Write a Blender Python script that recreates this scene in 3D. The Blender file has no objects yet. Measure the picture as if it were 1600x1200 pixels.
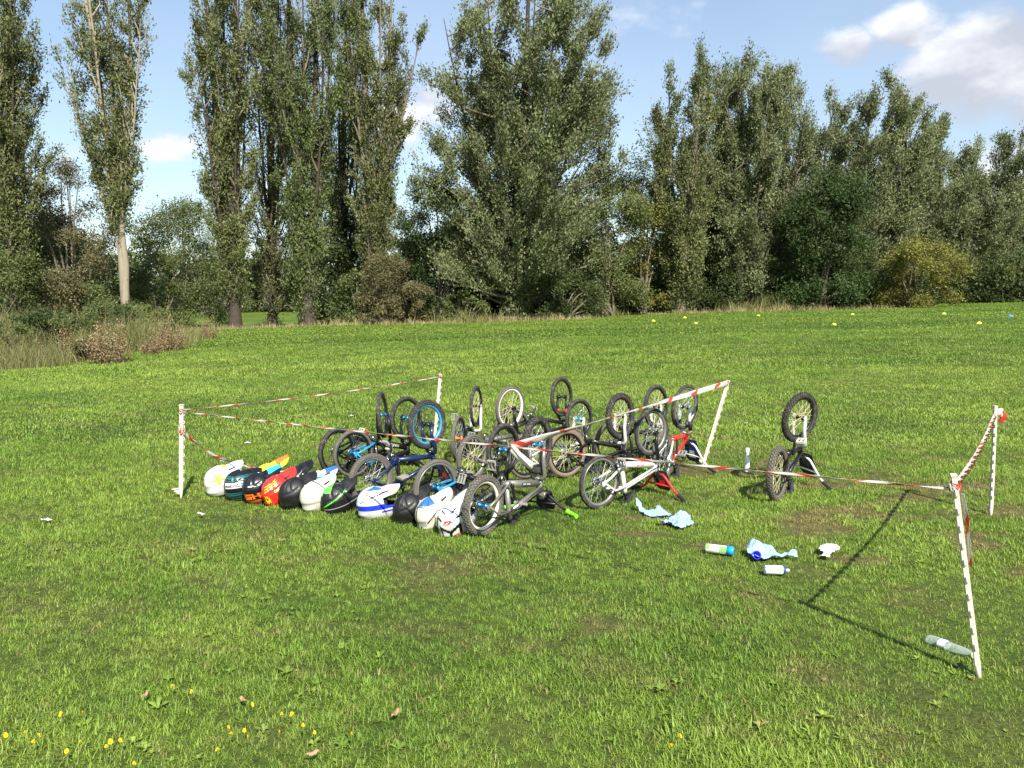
import bpy, math, random
import numpy as np
from mathutils import Vector, Matrix

R_ = math.radians
SC = bpy.context.scene
COL = SC.collection

# ------------------------------------------------------------------ camera
EYE = 1.7
PITCH = math.atan(120 / 1250)
cam = bpy.data.cameras.new('camera')
cam.sensor_width = 36
cam.lens = 36 * 1250 / 1600
cam.clip_start = 0.05
cam.clip_end = 2000
camo = bpy.data.objects.new('camera', cam)
COL.objects.link(camo)
camo.location = (0, 0, EYE)
camo.rotation_euler = (math.pi / 2 - PITCH, 0, 0)
SC.camera = camo

# ------------------------------------------------------------------ light
SUN_EL = R_(43)
SUN_H = Vector((0.30, -0.94, 0)).normalized()          # towards the sun, on the ground plane
SUN_DIR = Vector((SUN_H.x * math.cos(SUN_EL), SUN_H.y * math.cos(SUN_EL), math.sin(SUN_EL)))
sl = bpy.data.lights.new('sun', 'SUN')
sl.energy = 4.8
sl.angle = R_(0.53)
sl.color = (1.0, 0.95, 0.86)
so = bpy.data.objects.new('sun', sl)
COL.objects.link(so)
so.rotation_euler = SUN_DIR.to_track_quat('Z', 'Y').to_euler()

SC.view_settings.view_transform = 'Standard'
SC.view_settings.look = 'None'
SC.view_settings.exposure = 0.95
SC.view_settings.gamma = 1
SC.view_settings.use_curve_mapping = False
SC.cycles.max_bounces = 6
SC.cycles.transparent_max_bounces = 6
SC.cycles.caustics_reflective = False
SC.cycles.caustics_refractive = False


# ------------------------------------------------------------------ node helpers
class NT:
    def __init__(self, tree):
        self.t = tree
        self.n = tree.nodes
        self.l = tree.links

    def add(self, typ, ins=None, **kw):
        nd = self.n.new(typ)
        for k, v in kw.items():
            setattr(nd, k, v)
        for k, v in (ins or {}).items():
            s = nd.inputs[k]
            if isinstance(v, bpy.types.NodeSocket):
                self.l.new(v, s)
            else:
                s.default_value = v
        return nd

    def math(self, op, a, b=0.0, c=None, clamp=False):
        ins = {0: a, 1: b}
        if c is not None:
            ins[2] = c
        return self.add('ShaderNodeMath', ins, operation=op, use_clamp=clamp).outputs[0]

    def vmath(self, op, a, b=(0, 0, 0)):
        nd = self.add('ShaderNodeVectorMath', {0: a, 1: b}, operation=op)
        return nd.outputs['Value'] if op in ('DOT_PRODUCT', 'LENGTH') else nd.outputs[0]

    def smooth(self, v, lo, hi, to0=0.0, to1=1.0):
        return self.add('ShaderNodeMapRange', {0: v, 1: lo, 2: hi, 3: to0, 4: to1}, interpolation_type='SMOOTHSTEP').outputs[0]

    def mix(self, f, a, b):
        nd = self.n.new('ShaderNodeMix')
        nd.data_type = 'RGBA'
        for i, v in ((0, f), (6, a), (7, b)):
            s = nd.inputs[i]
            if isinstance(v, bpy.types.NodeSocket):
                self.l.new(v, s)
            else:
                s.default_value = v
        return nd.outputs[2]

    def noise(self, vec, scale, detail=3.0, rough=0.55):
        return self.add('ShaderNodeTexNoise', {'Vector': vec, 'Scale': scale, 'Detail': detail, 'Roughness': rough}).outputs[0]


def c4(c):
    return (c[0], c[1], c[2], 1.0)


# ------------------------------------------------------------------ sky with clouds
def px_dir(u, v):
    d = Vector(((u - 800) / 1250, 1, 0)) + Vector((0, 0, -(v - 600) / 1250))
    d = Matrix.Rotation(-PITCH, 3, 'X') @ d
    return d.normalized()


W = bpy.data.worlds.new('World')
SC.world = W
W.use_nodes = True
wt = NT(W.node_tree)
for n_ in list(wt.n):
    wt.n.remove(n_)
sky = wt.add('ShaderNodeTexSky', sky_type='NISHITA', sun_disc=False, sun_elevation=SUN_EL,
             sun_rotation=math.atan2(SUN_DIR.x, SUN_DIR.y), air_density=1.15, dust_density=0.7, ozone_density=1.8)
tc = wt.add('ShaderNodeTexCoord').outputs['Generated']
wdir = wt.vmath('NORMALIZE', tc)
sep = wt.add('ShaderNodeSeparateXYZ', {0: wdir})
# stretch so that clouds are wider than tall near the horizon
cv = wt.add('ShaderNodeCombineXYZ', {0: sep.outputs[0], 1: sep.outputs[1], 2: wt.math('MULTIPLY', sep.outputs[2], 1.9)}).outputs[0]
n1 = wt.noise(cv, 5.5, 7.0, 0.56)
n1u = wt.noise(wt.vmath('ADD', cv, (0.01, -0.02, 0.085)), 5.5, 4.0, 0.5)
blob = None
for (u, v, rad, w) in ((1325, 78, 0.060, 0.30), (1418, 45, 0.070, 0.31), (1375, 75, 0.05, 0.22), (1500, 70, 0.085, 0.26), (1575, 95, 0.15, 0.40), (1460, 120, 0.06, 0.24), (1510, 150, 0.13, 0.36), (1620, 150, 0.14, 0.30),
                       (1575, 245, 0.075, 0.27), (1460, 215, 0.04, 0.22), (690, 165, 0.07, 0.24), (630, 190, 0.05, 0.2),
                       (245, 225, 0.07, 0.24), (110, 235, 0.07, 0.24), (990, 260, 0.1, 0.06), (1010, 150, 0.13, 0.03)):
    d = px_dir(u, v)
    dist = wt.vmath('LENGTH', wt.vmath('MULTIPLY', wt.vmath('SUBTRACT', wdir, tuple(d)), (1, 1, 1.7)))
    b = wt.smooth(dist, rad, rad * 0.1, 0.0, w)
    blob = b if blob is None else wt.math('MAXIMUM', blob, b)
low = wt.smooth(sep.outputs[2], 0.0, 0.5, 0.05, -0.03)
dens = wt.math('ADD', wt.math('ADD', n1, blob), low)
mask = wt.smooth(dens, 0.60, 0.80)
lit = wt.smooth(wt.math('SUBTRACT', n1, n1u), -0.07, 0.20)
thick = wt.smooth(dens, 0.74, 1.0)
lit = wt.math('MULTIPLY', lit, wt.math('SUBTRACT', 1.0, wt.math('MULTIPLY', thick, 0.25)))
ccol = wt.mix(lit, (3.7, 3.9, 4.4, 1), (7.2, 7.2, 7.4, 1))
# thin high veil whitens the blue a little
veil = wt.math('MULTIPLY', wt.smooth(wt.noise(cv, 1.6, 4.0, 0.5), 0.35, 0.75), 0.20)
pale = wt.mix(wt.math('ADD', veil, 0.05), sky.outputs[0], (6.0, 6.6, 7.4, 1))
fin = wt.mix(wt.math('MULTIPLY', mask, 0.92), pale, ccol)
bg = wt.add('ShaderNodeBackground', {'Color': fin, 'Strength': 0.088})
wo = wt.add('ShaderNodeOutputWorld', {'Surface': bg.outputs[0]})


# ------------------------------------------------------------------ materials
MATS = {}


def new_mat(name):
    m = bpy.data.materials.new(name)
    m.use_nodes = True
    t = NT(m.node_tree)
    p = m.node_tree.nodes['Principled BSDF']
    return m, t, p


def mat(name, col, rough=0.5, metal=0.0, spec=0.5, vary=0.12, scale=25.0, dirt=0.0, coat=0.0, bump=0.0):
    """plain material with a little procedural wear: tone variation, dust and roughness break-up"""
    if name in MATS:
        return MATS[name]
    m, t, p = new_mat(name)
    co = t.add('ShaderNodeTexCoord').outputs['Object']
    nz = t.noise(co, scale, 4.0)
    a = tuple(min(1, c * (1 - vary)) for c in col) + (1,)
    b = tuple(min(1, c * (1 + vary)) for c in col) + (1,)
    colr = t.mix(nz, a, b)
    if dirt:
        dn = t.smooth(t.noise(co, scale * 0.45, 6.0, 0.65), 0.48, 0.72)
        colr = t.mix(t.math('MULTIPLY', dn, dirt), colr, (0.21, 0.17, 0.11, 1))
    t.l.new(colr, p.inputs['Base Color'])
    t.l.new(t.smooth(nz, 0.3, 0.7, max(0.05, rough - 0.08), min(1, rough + 0.1)), p.inputs['Roughness'])
    p.inputs['Metallic'].default_value = metal
    p.inputs['Specular IOR Level'].default_value = spec
    p.inputs['Coat Weight'].default_value = coat
    p.inputs['Coat Roughness'].default_value = 0.08
    if bump:
        bp = t.add('ShaderNodeBump', {'Height': t.noise(co, scale * 4, 3.0), 'Strength': bump, 'Distance': 0.01})
        t.l.new(bp.outputs[0], p.inputs['Normal'])
    MATS[name] = m
    return m


def leaf_mat(name, dark, light, odd=None, rough=0.55, trans=0.30):
    """leaf colour from the per-leaf attribute tint; a share of leaves passes light through"""
    m, t, p = new_mat(name)
    at = t.add('ShaderNodeAttribute', attribute_name='tint').outputs['Fac']
    colr = t.mix(t.smooth(at, -0.35, 1.2), c4(dark), c4(light))
    if odd:
        colr = t.mix(t.smooth(at, 0.93, 0.97), colr, c4(odd))
    pos = t.add('ShaderNodeNewGeometry').outputs['Position']
    big = t.smooth(t.noise(pos, 0.35, 3.0), 0.3, 0.7, 0.8, 1.2)
    colr = t.vmath('MULTIPLY', colr, t.add('ShaderNodeCombineXYZ', {0: big, 1: big, 2: big}).outputs[0])
    t.l.new(colr, p.inputs['Base Color'])
    p.inputs['Roughness'].default_value = rough
    p.inputs['Specular IOR Level'].default_value = 0.28
    tr = t.add('ShaderNodeBsdfTranslucent', {'Color': colr})
    mx = t.add('ShaderNodeMixShader', {0: trans, 1: p.outputs[0], 2: tr.outputs[0]})
    t.l.new(mx.outputs[0], t.n['Material Output'].inputs['Surface'])
    return m


# ------------------------------------------------------------------ mesh helpers
class MB:
    """collects shapes for ONE mesh"""

    def __init__(self):
        self.v = []
        self.f = []
        self.mi = []
        self.sm = []

    def raw(self, vs, fs, mi=0, smooth=True):
        o = len(self.v)
        self.v.extend(tuple(p) for p in vs)
        for f in fs:
            self.f.append(tuple(i + o for i in f))
            self.mi.append(mi)
            self.sm.append(smooth)
        return self

    def tube(self, pts, rad, sides=8, mi=0, caps=True, flat=None):
        pts = [Vector(p) for p in pts]
        n = len(pts)
        if not hasattr(rad, '__len__'):
            rad = [rad] * n
        vs, fs = [], []
        ref = None
        for i, p in enumerate(pts):
            t = (pts[min(i + 1, n - 1)] - pts[max(i - 1, 0)])
            if t.length < 1e-9:
                t = Vector((0, 0, 1))
            t.normalize()
            if ref is None:
                ref = Vector((0, 0, 1)) if abs(t.z) < 0.9 else Vector((1, 0, 0))
                a = t.cross(ref).normalized()
            else:
                a = a - t * a.dot(t)
                a.normalize()
            b = t.cross(a)
            for k in range(sides):
                an = 2 * math.pi * k / sides
                vs.append(p + (a * math.cos(an) + b * math.sin(an)) * rad[i])
        for i in range(n - 1):
            for k in range(sides):
                k2 = (k + 1) % sides
                fs.append((i * sides + k, i * sides + k2, (i + 1) * sides + k2, (i + 1) * sides + k))
        self.raw(vs, fs, mi)
        if caps:
            o = len(self.v) - n * sides
            self.f.append(tuple(o + k for k in reversed(range(sides))))
            self.mi.append(mi)
            self.sm.append(False)
            self.f.append(tuple(o + (n - 1) * sides + k for k in range(sides)))
            self.mi.append(mi)
            self.sm.append(False)
        return self

    def box(self, c, s, rot=None, mi=0):
        c = Vector(c)
        vs = []
        for x in (-.5, .5):
            for y in (-.5, .5):
                for z in (-.5, .5):
                    p = Vector((x * s[0], y * s[1], z * s[2]))
                    if rot is not None:
                        p = rot @ p
                    vs.append(c + p)
        fs = [(0, 1, 3, 2), (4, 6, 7, 5), (0, 4, 5, 1), (2, 3, 7, 6), (0, 2, 6, 4), (1, 5, 7, 3)]
        return self.raw(vs, fs, mi, False)

    def lathe(self, prof, sides=24, axis='Z', mi=0, mis=None):
        """prof: (radius, height) pairs about an axis"""
        vs, fs = [], []
        for (r, h) in prof:
            for k in range(sides):
                a = 2 * math.pi * k / sides
                if axis == 'Z':
                    vs.append((r * math.cos(a), r * math.sin(a), h))
                elif axis == 'Y':
                    vs.append((r * math.cos(a), h, r * math.sin(a)))
                else:
                    vs.append((h, r * math.cos(a), r * math.sin(a)))
        for i in range(len(prof) - 1):
            for k in range(sides):
                k2 = (k + 1) % sides
                fs.append((i * sides + k, i * sides + k2, (i + 1) * sides + k2, (i + 1) * sides + k))
        o = len(self.f)
        self.raw(vs, fs, mi)
        if mis:
            for i in range(len(prof) - 1):
                for k in range(sides):
                    self.mi[o + i * sides + k] = mis[i]
        return self

    def xf(self, fn, start=0):
        self.v[start:] = [tuple(fn(Vector(p))) for p in self.v[start:]]
        return self

    def mesh(self, name, mats):
        me = bpy.data.meshes.new(name)
        me.from_pydata(self.v, [], self.f)
        for m in (mats if isinstance(mats, (list, tuple)) else [mats]):
            me.materials.append(m)
        me.polygons.foreach_set('material_index', self.mi)
        me.polygons.foreach_set('use_smooth', self.sm)
        me.update()
        return me

    def build(self, name, mats, parent=None):
        return link(name, self.mesh(name, mats), parent)


def link(name, data, parent=None, loc=None, rot=None):
    o = bpy.data.objects.new(name, data)
    COL.objects.link(o)
    if parent is not None:
        o.parent = parent
    if loc is not None:
        o.location = loc
    if rot is not None:
        o.rotation_euler = rot
    return o


def tag(o, label=None, cat=None, group=None, kind=None):
    for k, v in (('label', label), ('category', cat), ('group', group), ('kind', kind)):
        if v:
            o[k] = v
    return o


def thing(name, loc, rz, label, cat, group=None):
    o = link(name, None, None, loc, (0, 0, rz))
    o.empty_display_size = 0.1
    return tag(o, label, cat, group)


def np_mesh(name, V, F, mats, attrs=None, smooth=False):
    """V (n,3), F (m,k) numpy -> mesh; attrs: dict name -> per-vertex float array"""
    me = bpy.data.meshes.new(name)
    n, m, k = len(V), len(F), F.shape[1]
    me.vertices.add(n)
    me.vertices.foreach_set('co', np.ascontiguousarray(V, np.float32).ravel())
    me.loops.add(m * k)
    me.loops.foreach_set('vertex_index', np.ascontiguousarray(F, np.int32).ravel())
    me.polygons.add(m)
    me.polygons.foreach_set('loop_start', np.arange(0, m * k, k, dtype=np.int32))
    me.polygons.foreach_set('use_smooth', np.full(m, smooth))
    for mt in (mats if isinstance(mats, (list, tuple)) else [mats]):
        me.materials.append(mt)
    for an, arr in (attrs or {}).items():
        a = me.attributes.new(an, 'FLOAT', 'POINT')
        a.data.foreach_set('value', np.ascontiguousarray(arr, np.float32))
    me.update(calc_edges=True)
    return me


# ------------------------------------------------------------------ terrain
def sstep(a, b, x):
    t = np.clip((np.asarray(x, float) - a) / (b - a), 0, 1)
    return t * t * (3 - 2 * t)


def height(x, y):
    """flat where the bikes stand, then the field climbs gently away and to the right"""
    x = np.asarray(x, float)
    y = np.asarray(y, float)
    t = sstep(9, 32, y)
    far = np.minimum(y, 95) + 0.25 * np.maximum(y - 95, 0) * (y < 400)
    z = t * (0.018 * (far - 14) + 0.028 * np.clip(x, -45, 60))
    # behind the left-hand trees the land dips, then climbs as a far meadow
    w = sstep(58, 66, y) * sstep(2, -9, x)
    zt = np.interp(y, [60, 66, 88, 120, 200, 900], [-.4, -.55, -.5, .95, 1.4, 1.4])
    return z * (1 - w) + zt * w


def hz(x, y):
    return float(height(x, y))


def vnoise(x, y, seed):
    rs = np.random.RandomState(seed)
    tab = rs.rand(256, 256)
    xi = np.floor(x).astype(int)
    yi = np.floor(y).astype(int)
    fx = x - xi
    fy = y - yi
    fx = fx * fx * (3 - 2 * fx)
    fy = fy * fy * (3 - 2 * fy)
    g = lambda a, b: tab[(a % 256), (b % 256)]
    return (g(xi, yi) * (1 - fx) + g(xi + 1, yi) * fx) * (1 - fy) + (g(xi, yi + 1) * (1 - fx) + g(xi + 1, yi + 1) * fx) * fy


def fbm(x, y, seed, oct_=3):
    s, a, tot = 0, 1, 0
    for i in range(oct_):
        s = s + a * vnoise(x * 2 ** i, y * 2 ** i, seed + i)
        tot += a
        a *= 0.5
    return s / tot


def bare(x, y):
    """worn, brownish turf: mostly round the bikes and to their right"""
    n = fbm(x * 2.1, y * 3.6, 5, 5)
    m = sstep(0.50, 0.80, n) * (0.45 + 0.9 * vnoise(x * 9, y * 9, 9))
    reg = np.exp(-(((x - 2.6) / 2.6) ** 2 + ((y - 6.6) / 2.6) ** 2)) + 0.35 * np.exp(-(((x - 0.3) / 2.0) ** 2 + ((y - 7.3) / 1.6) ** 2)) + 0.16
    return np.clip(m * reg * 1.35, 0, 0.72)


def tone(x, y):
    """dark lush (0) to light yellowish (1) turf"""
    a = fbm(x * 0.55, y * 0.8, 21, 4)
    b = fbm(x * 0.07, y * 0.16, 33, 3)
    c = fbm(x * 2.4, y * 3.0, 40, 2)
    return np.clip((0.45 * a + 0.3 * b + 0.25 * c - 0.5) * 2.2 + 0.54 - 0.24 * sstep(12, 45, y), 0, 1)


def at(u, Y):
    """the ground point seen under picture column u at distance Y"""
    x = 0.0
    for _ in range(3):
        z = hz(x, Y)
        x = (u - 800) / 1250 * (Y * math.cos(PITCH) + (EYE - z) * math.sin(PITCH))
    return Vector((x, Y, hz(x, Y)))


def gp(u, v, z=0.0):
    """the point at height z on the flat ground seen at picture position u, v"""
    d = Matrix.Rotation(-PITCH, 3, 'X') @ Vector(((u - 800) / 1250, 1, -(v - 600) / 1250))
    t = (z - EYE) / d.z
    return Vector((d.x * t, d.y * t, z))


def gslope(u, v):
    """the same on the climbing field"""
    d = Matrix.Rotation(-PITCH, 3, 'X') @ Vector(((u - 800) / 1250, 1, -(v - 600) / 1250))
    best = None
    for i in range(1, 1600):
        t = i * 0.05
        z = EYE + d.z * t
        if z <= hz(d.x * t, d.y * t):
            return Vector((d.x * t, d.y * t, hz(d.x * t, d.y * t)))
    return Vector((d.x * 60, d.y * 60, hz(d.x * 60, d.y * 60)))


xs = np.unique(np.concatenate([np.linspace(-700, -60, 30), np.linspace(-60, -12, 49), np.linspace(-12, 12, 121), np.linspace(12, 60, 49), np.linspace(60, 700, 30)]))
ys = np.unique(np.concatenate([np.linspace(-200, -4, 20), np.linspace(0, 14, 94), np.linspace(14, 40, 53), np.linspace(40, 120, 61), np.linspace(120, 900, 40)]))
GX, GY = np.meshgrid(xs, ys)
gx, gy = GX.ravel(), GY.ravel()
nearw = np.exp(-((gx / 14) ** 2)) * sstep(40, 10, gy)
gzz = height(gx, gy) + (fbm(gx * 0.8, gy * 0.8, 3, 3) - 0.5) * 0.05 * nearw
V = np.stack([gx, gy, gzz], 1)
nx, ny = len(xs), len(ys)
ii, jj = np.meshgrid(np.arange(nx - 1), np.arange(ny - 1))
q = (jj * nx + ii).ravel()
Fq = np.stack([q, q + 1, q + nx + 1, q + nx], 1)


def turf_colour(t, tn, br, pos, k=1.0):
    """shared turf colour: lush to light green, straw where worn"""
    a = t.mix(tn, (0.066 * k, 0.124 * k, 0.014 * k, 1), (0.178 * k, 0.246 * k, 0.036 * k, 1))
    return t.mix(br, a, (0.190 * k, 0.140 * k, 0.062 * k, 1))


gm, t, p = new_mat('turf_soil')
tn = t.add('ShaderNodeAttribute', attribute_name='tone').outputs['Fac']
br = t.add('ShaderNodeAttribute', attribute_name='bare').outputs['Fac']
pos = t.add('ShaderNodeNewGeometry').outputs['Position']
shaded_thatch = t.mix(br, (0.034, 0.042, 0.014, 1), (0.130, 0.098, 0.050, 1))      # dead matter and soil, darkened so gaps between blades read as shade
cg = t.mix(t.add('ShaderNodeAttribute', attribute_name='meadow').outputs['Fac'], shaded_thatch, turf_colour(t, tn, br, pos, 1.1))
fine = t.noise(pos, 38.0, 5.0, 0.7)
mid = t.noise(pos, 5.0, 5.0, 0.65)
cg = t.mix(t.smooth(fine, 0.35, 0.65), t.mix(0.62, cg, (0.02, 0.03, 0.008, 1)), cg)
cg = t.mix(t.smooth(mid, 0.45, 0.75, 0.0, 0.4), cg, (0.14, 0.17, 0.035, 1))
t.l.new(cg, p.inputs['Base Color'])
p.inputs['Roughness'].default_value = 0.9
p.inputs['Specular IOR Level'].default_value = 0.15
bp = t.add('ShaderNodeBump', {'Height': t.math('ADD', fine, mid), 'Strength': 0.7, 'Distance': 0.05})
t.l.new(bp.outputs[0], p.inputs['Normal'])
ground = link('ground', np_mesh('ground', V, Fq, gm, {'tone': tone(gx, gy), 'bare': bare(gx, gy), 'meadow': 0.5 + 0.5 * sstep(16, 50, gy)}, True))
tag(ground, 'mown green playing field with worn brownish patches', None, None, 'structure')
ground['kind'] = 'structure'


# ------------------------------------------------------------------ lawn: instanced tufts on scattered points
def blade(rs, L, w, lean, az, x0, y0, segs=2, curl=1.0):
    """a tapering bent blade as a triangle strip: returns vertices, faces"""
    vs, fs = [], []
    dx, dy = math.cos(az), math.sin(az)
    px_, py_ = -dy, dx
    for i in range(segs + 1):
        s = i / segs
        out = L * math.sin(lean) * s * (0.4 + 0.6 * s * curl)
        up = L * math.cos(lean) * s * (1 - 0.18 * s * s * curl)
        c = (x0 + dx * out, y0 + dy * out, up)
        if i == segs:
            vs.append(c)
        else:
            ww = w * (1 - 0.45 * s) / 2
            vs.append((c[0] + px_ * ww, c[1] + py_ * ww, c[2]))
            vs.append((c[0] - px_ * ww, c[1] - py_ * ww, c[2]))
    for i in range(segs - 1):
        b = 2 * i
        fs.append((b, b + 1, b + 3))
        fs.append((b, b + 3, b + 2))
    b = 2 * (segs - 1)
    fs.append((b, b + 1, b + 2))
    return vs, fs


def turf_templates():
    """returns verts, faces, template id per face, tint per vert"""
    rs = random.Random(4)
    V, F, T, C = [], [], [], []

    def put(vs, fs, tid, tint):
        o = len(V)
        V.extend(vs)
        C.extend([tint] * len(vs))
        for f in fs:
            F.append(tuple(i + o for i in f))
            T.append(tid)
    for tid in range(4):                        # 0-3 near tufts
        for k in range(20):
            r = 0.035 * math.sqrt(rs.random())
            a = rs.uniform(0, 6.283)
            vs, fs = blade(rs, rs.uniform(0.018, 0.052), rs.uniform(0.0028, 0.0055), rs.uniform(0.35, 1.35), rs.uniform(0, 6.283), r * math.cos(a), r * math.sin(a), 2)
            put(vs, fs, tid, rs.random())
    for tid in (4, 5):                          # 4-5 broad-leaved rosettes and clover-like leaves
        for k in range(6):
            a = k * 1.05 + rs.uniform(-.3, .3)
            L = rs.uniform(0.04, 0.075) if tid == 4 else rs.uniform(0.03, 0.05)
            w = 0.020 if tid == 4 else 0.018
            th = rs.uniform(0.7, 1.2)
            pts = []
            for s, ww in ((0.0, .15), (0.35, .8), (0.7, 1.0), (1.0, .1)):
                rr = L * s * math.sin(th)
                zz = L * s * math.cos(th) * (1.1 - .4 * s) + .012
                for sg in (-1, 1):
                    pts.append((rr * math.cos(a) - sg * w * ww * .5 * math.sin(a), rr * math.sin(a) + sg * w * ww * .5 * math.cos(a), zz + 0.004 * ww))
            fs = [(0, 1, 3, 2), (2, 3, 5, 4), (4, 5, 7, 6)]
            put(pts, fs, tid, rs.uniform(.35, .8))
    for tid in (6, 7):                          # 6-7 wide clumps for the middle distance
        for k in range(26):
            r = 0.16 * math.sqrt(rs.random())
            a = rs.uniform(0, 6.283)
            vs, fs = blade(rs, rs.uniform(0.025, 0.06), rs.uniform(0.008, 0.015), rs.uniform(0.3, 1.1), rs.uniform(0, 6.283), r * math.cos(a), r * math.sin(a), 1)
            put(vs, fs, tid, rs.random())
    for tid in (8, 9):                          # 8-9 broad clumps for the far field
        for k in range(30):
            r = 0.5 * math.sqrt(rs.random())
            a = rs.uniform(0, 6.283)
            vs, fs = blade(rs, rs.uniform(0.03, 0.07), rs.uniform(0.03, 0.05), rs.uniform(0.5, 1.2), rs.uniform(0, 6.283), r * math.cos(a), r * math.sin(a), 1)
            put(vs, fs, tid, rs.random())
    return V, F, T, C


def scatter_band(rs, y0, y1, dens, margin, side):
    xm = lambda y: y * 0.66 + margin
    area = (y1 - y0) * 2 * xm(y1)
    n = int(area * dens)
    y = rs.uniform(y0, y1, n)
    x = rs.uniform(-xm(y1), xm(y1), n)
    k = np.abs(x) < xm(y)
    return x[k], y[k]


def build_lawn():
    rs = np.random.RandomState(8)
    TV, TF, TT, TC = turf_templates()
    X, Y, P_, S, RZ = [], [], [], [], []
    for (y0, y1, dens, mg, pick, s0, s1) in ((1.6, 5.0, 1150, 1.0, (0, 4), 0.65, 1.1), (5.0, 7.0, 800, 1.0, (0, 4), 0.75, 1.2), (7.0, 10.0, 520, 1.0, (0, 4), 0.9, 1.35), (1.6, 5.5, 26, 1.2, (4, 6), 0.4, 0.9),
                                             (9.5, 20, 95, 1.5, (6, 8), 0.8, 1.4), (19.5, 34, 32, 2, (6, 8), 1.2, 2.0), (33, 78, 5.5, 3, (8, 10), 0.8, 1.5)):
        x, y = scatter_band(rs, y0, y1, dens, mg, 0)
        n = len(x)
        b = bare(x, y)
        keep = rs.rand(n) > b * 0.55
        if pick[0] == 4:
            keep &= fbm(x * 0.9, y * 0.9, 77, 2) > (0.44 + 0.12 * sstep(2.6, 5.5, y))
        x, y, b = x[keep], y[keep], b[keep]
        n = len(x)
        h = fbm(x * 1.1, y * 1.1, 55, 3)
        X.append(x)
        Y.append(y)
        P_.append(rs.randint(pick[0], pick[1], n))
        S.append(rs.uniform(s0, s1, n) * (0.45 + 1.1 * h) * (1 - 0.45 * b))
        RZ.append(rs.uniform(0, 6.283, n))
    X, Y, P_, S, RZ = [np.concatenate(a) for a in (X, Y, P_, S, RZ)]
    nw = np.exp(-((X / 14) ** 2)) * sstep(40, 10, Y)
    Z = height(X, Y) + (fbm(X * 0.8, Y * 0.8, 3, 3) - 0.5) * 0.05 * nw - 0.004
    n, nt = len(X), len(TV)
    me = bpy.data.meshes.new('lawn_grass')
    allv = np.concatenate([np.array(TV), np.stack([X, Y, Z], 1)])
    me.from_pydata(allv.tolist(), [], TF)
    N = n + nt

    def pa(nm, tp, arr, key):
        a = me.attributes.new(nm, tp, 'POINT')
        a.data.foreach_set(key, np.ascontiguousarray(arr).ravel())
    z0 = np.zeros(nt)
    pa('tmpl', 'FLOAT', np.concatenate([z0 + 1, np.zeros(n)]).astype(np.float32), 'value')
    pa('tint', 'FLOAT', np.concatenate([np.array(TC), np.zeros(n)]).astype(np.float32), 'value')
    pa('pick', 'INT', np.concatenate([z0, P_]).astype(np.int32), 'value')
    pa('scl', 'FLOAT', np.concatenate([z0, S]).astype(np.float32), 'value')
    rot = np.zeros((N, 3), np.float32)
    rot[nt:, 2] = RZ
    rot[nt:, 0] = rs.uniform(-.12, .12, n)
    pa('rot', 'FLOAT_VECTOR', rot, 'vector')
    pa('g_tone', 'FLOAT', np.concatenate([z0, np.clip(tone(X, Y) + rs.uniform(-.12, .12, n), 0, 1)]).astype(np.float32), 'value')
    pa('g_bare', 'FLOAT', np.concatenate([z0, np.clip(bare(X, Y) + (rs.rand(n) < 0.05) * 0.6, 0, 1)]).astype(np.float32), 'value')
    fa = me.attributes.new('tid', 'INT', 'FACE')
    fa.data.foreach_set('value', np.array(TT, np.int32))
    m, t, p = new_mat('lawn_blades')
    tn = t.add('ShaderNodeAttribute', attribute_name='g_tone', attribute_type='INSTANCER').outputs['Fac']
    br = t.add('ShaderNodeAttribute', attribute_name='g_bare', attribute_type='INSTANCER').outputs['Fac']
    ti = t.add('ShaderNodeAttribute', attribute_name='tint').outputs['Fac']
    base = turf_colour(t, tn, br, None, 1.62)
    k = t.smooth(ti, 0, 1, 0.72, 1.35)
    base = t.vmath('MULTIPLY', base, t.add('ShaderNodeCombineXYZ', {0: k, 1: k, 2: k}).outputs[0])
    base = t.mix(t.smooth(ti, 0.92, 0.96, 0.0, 0.6), base, (0.26, 0.22, 0.10, 1))
    t.l.new(base, p.inputs['Base Color'])
    p.inputs['Roughness'].default_value = 0.5
    p.inputs['Specular IOR Level'].default_value = 0.35
    tr = t.add('ShaderNodeBsdfTranslucent', {'Color': base})
    mx = t.add('ShaderNodeMixShader', {0: 0.3, 1: p.outputs[0], 2: tr.outputs[0]})
    t.l.new(mx.outputs[0], t.n['Material Output'].inputs['Surface'])
    me.materials.append(m)
    o = link('lawn_grass', me)
    ng = bpy.data.node_groups.new('scatter_turf', 'GeometryNodeTree')
    ng.interface.new_socket('Geometry', in_out='INPUT', socket_type='NodeSocketGeometry')
    ng.interface.new_socket('Geometry', in_out='OUTPUT', socket_type='NodeSocketGeometry')
    g = NT(ng)
    gi = g.add('NodeGroupInput')
    go = g.add('NodeGroupOutput')

    def na(nm, tp):
        nd = g.add('GeometryNodeInputNamedAttribute', data_type=tp)
        nd.inputs['Name'].default_value = nm
        return nd.outputs['Attribute']
    cmpn = g.add('FunctionNodeCompare', data_type='FLOAT', operation='GREATER_THAN')
    g.l.new(na('tmpl', 'FLOAT'), cmpn.inputs[0])
    cmpn.inputs[1].default_value = 0.5
    sepg = g.add('GeometryNodeSeparateGeometry', domain='POINT')
    g.l.new(gi.outputs[0], sepg.inputs[0])
    g.l.new(cmpn.outputs[0], sepg.inputs['Selection'])
    spl = g.add('GeometryNodeSplitToInstances', domain='FACE')
    g.l.new(sepg.outputs[0], spl.inputs[0])
    g.l.new(na('tid', 'INT'), spl.inputs['Group ID'])
    iop = g.add('GeometryNodeInstanceOnPoints')
    g.l.new(sepg.outputs[1], iop.inputs['Points'])
    g.l.new(spl.outputs[0], iop.inputs['Instance'])
    iop.inputs['Pick Instance'].default_value = True
    g.l.new(na('pick', 'INT'), iop.inputs['Instance Index'])
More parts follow.
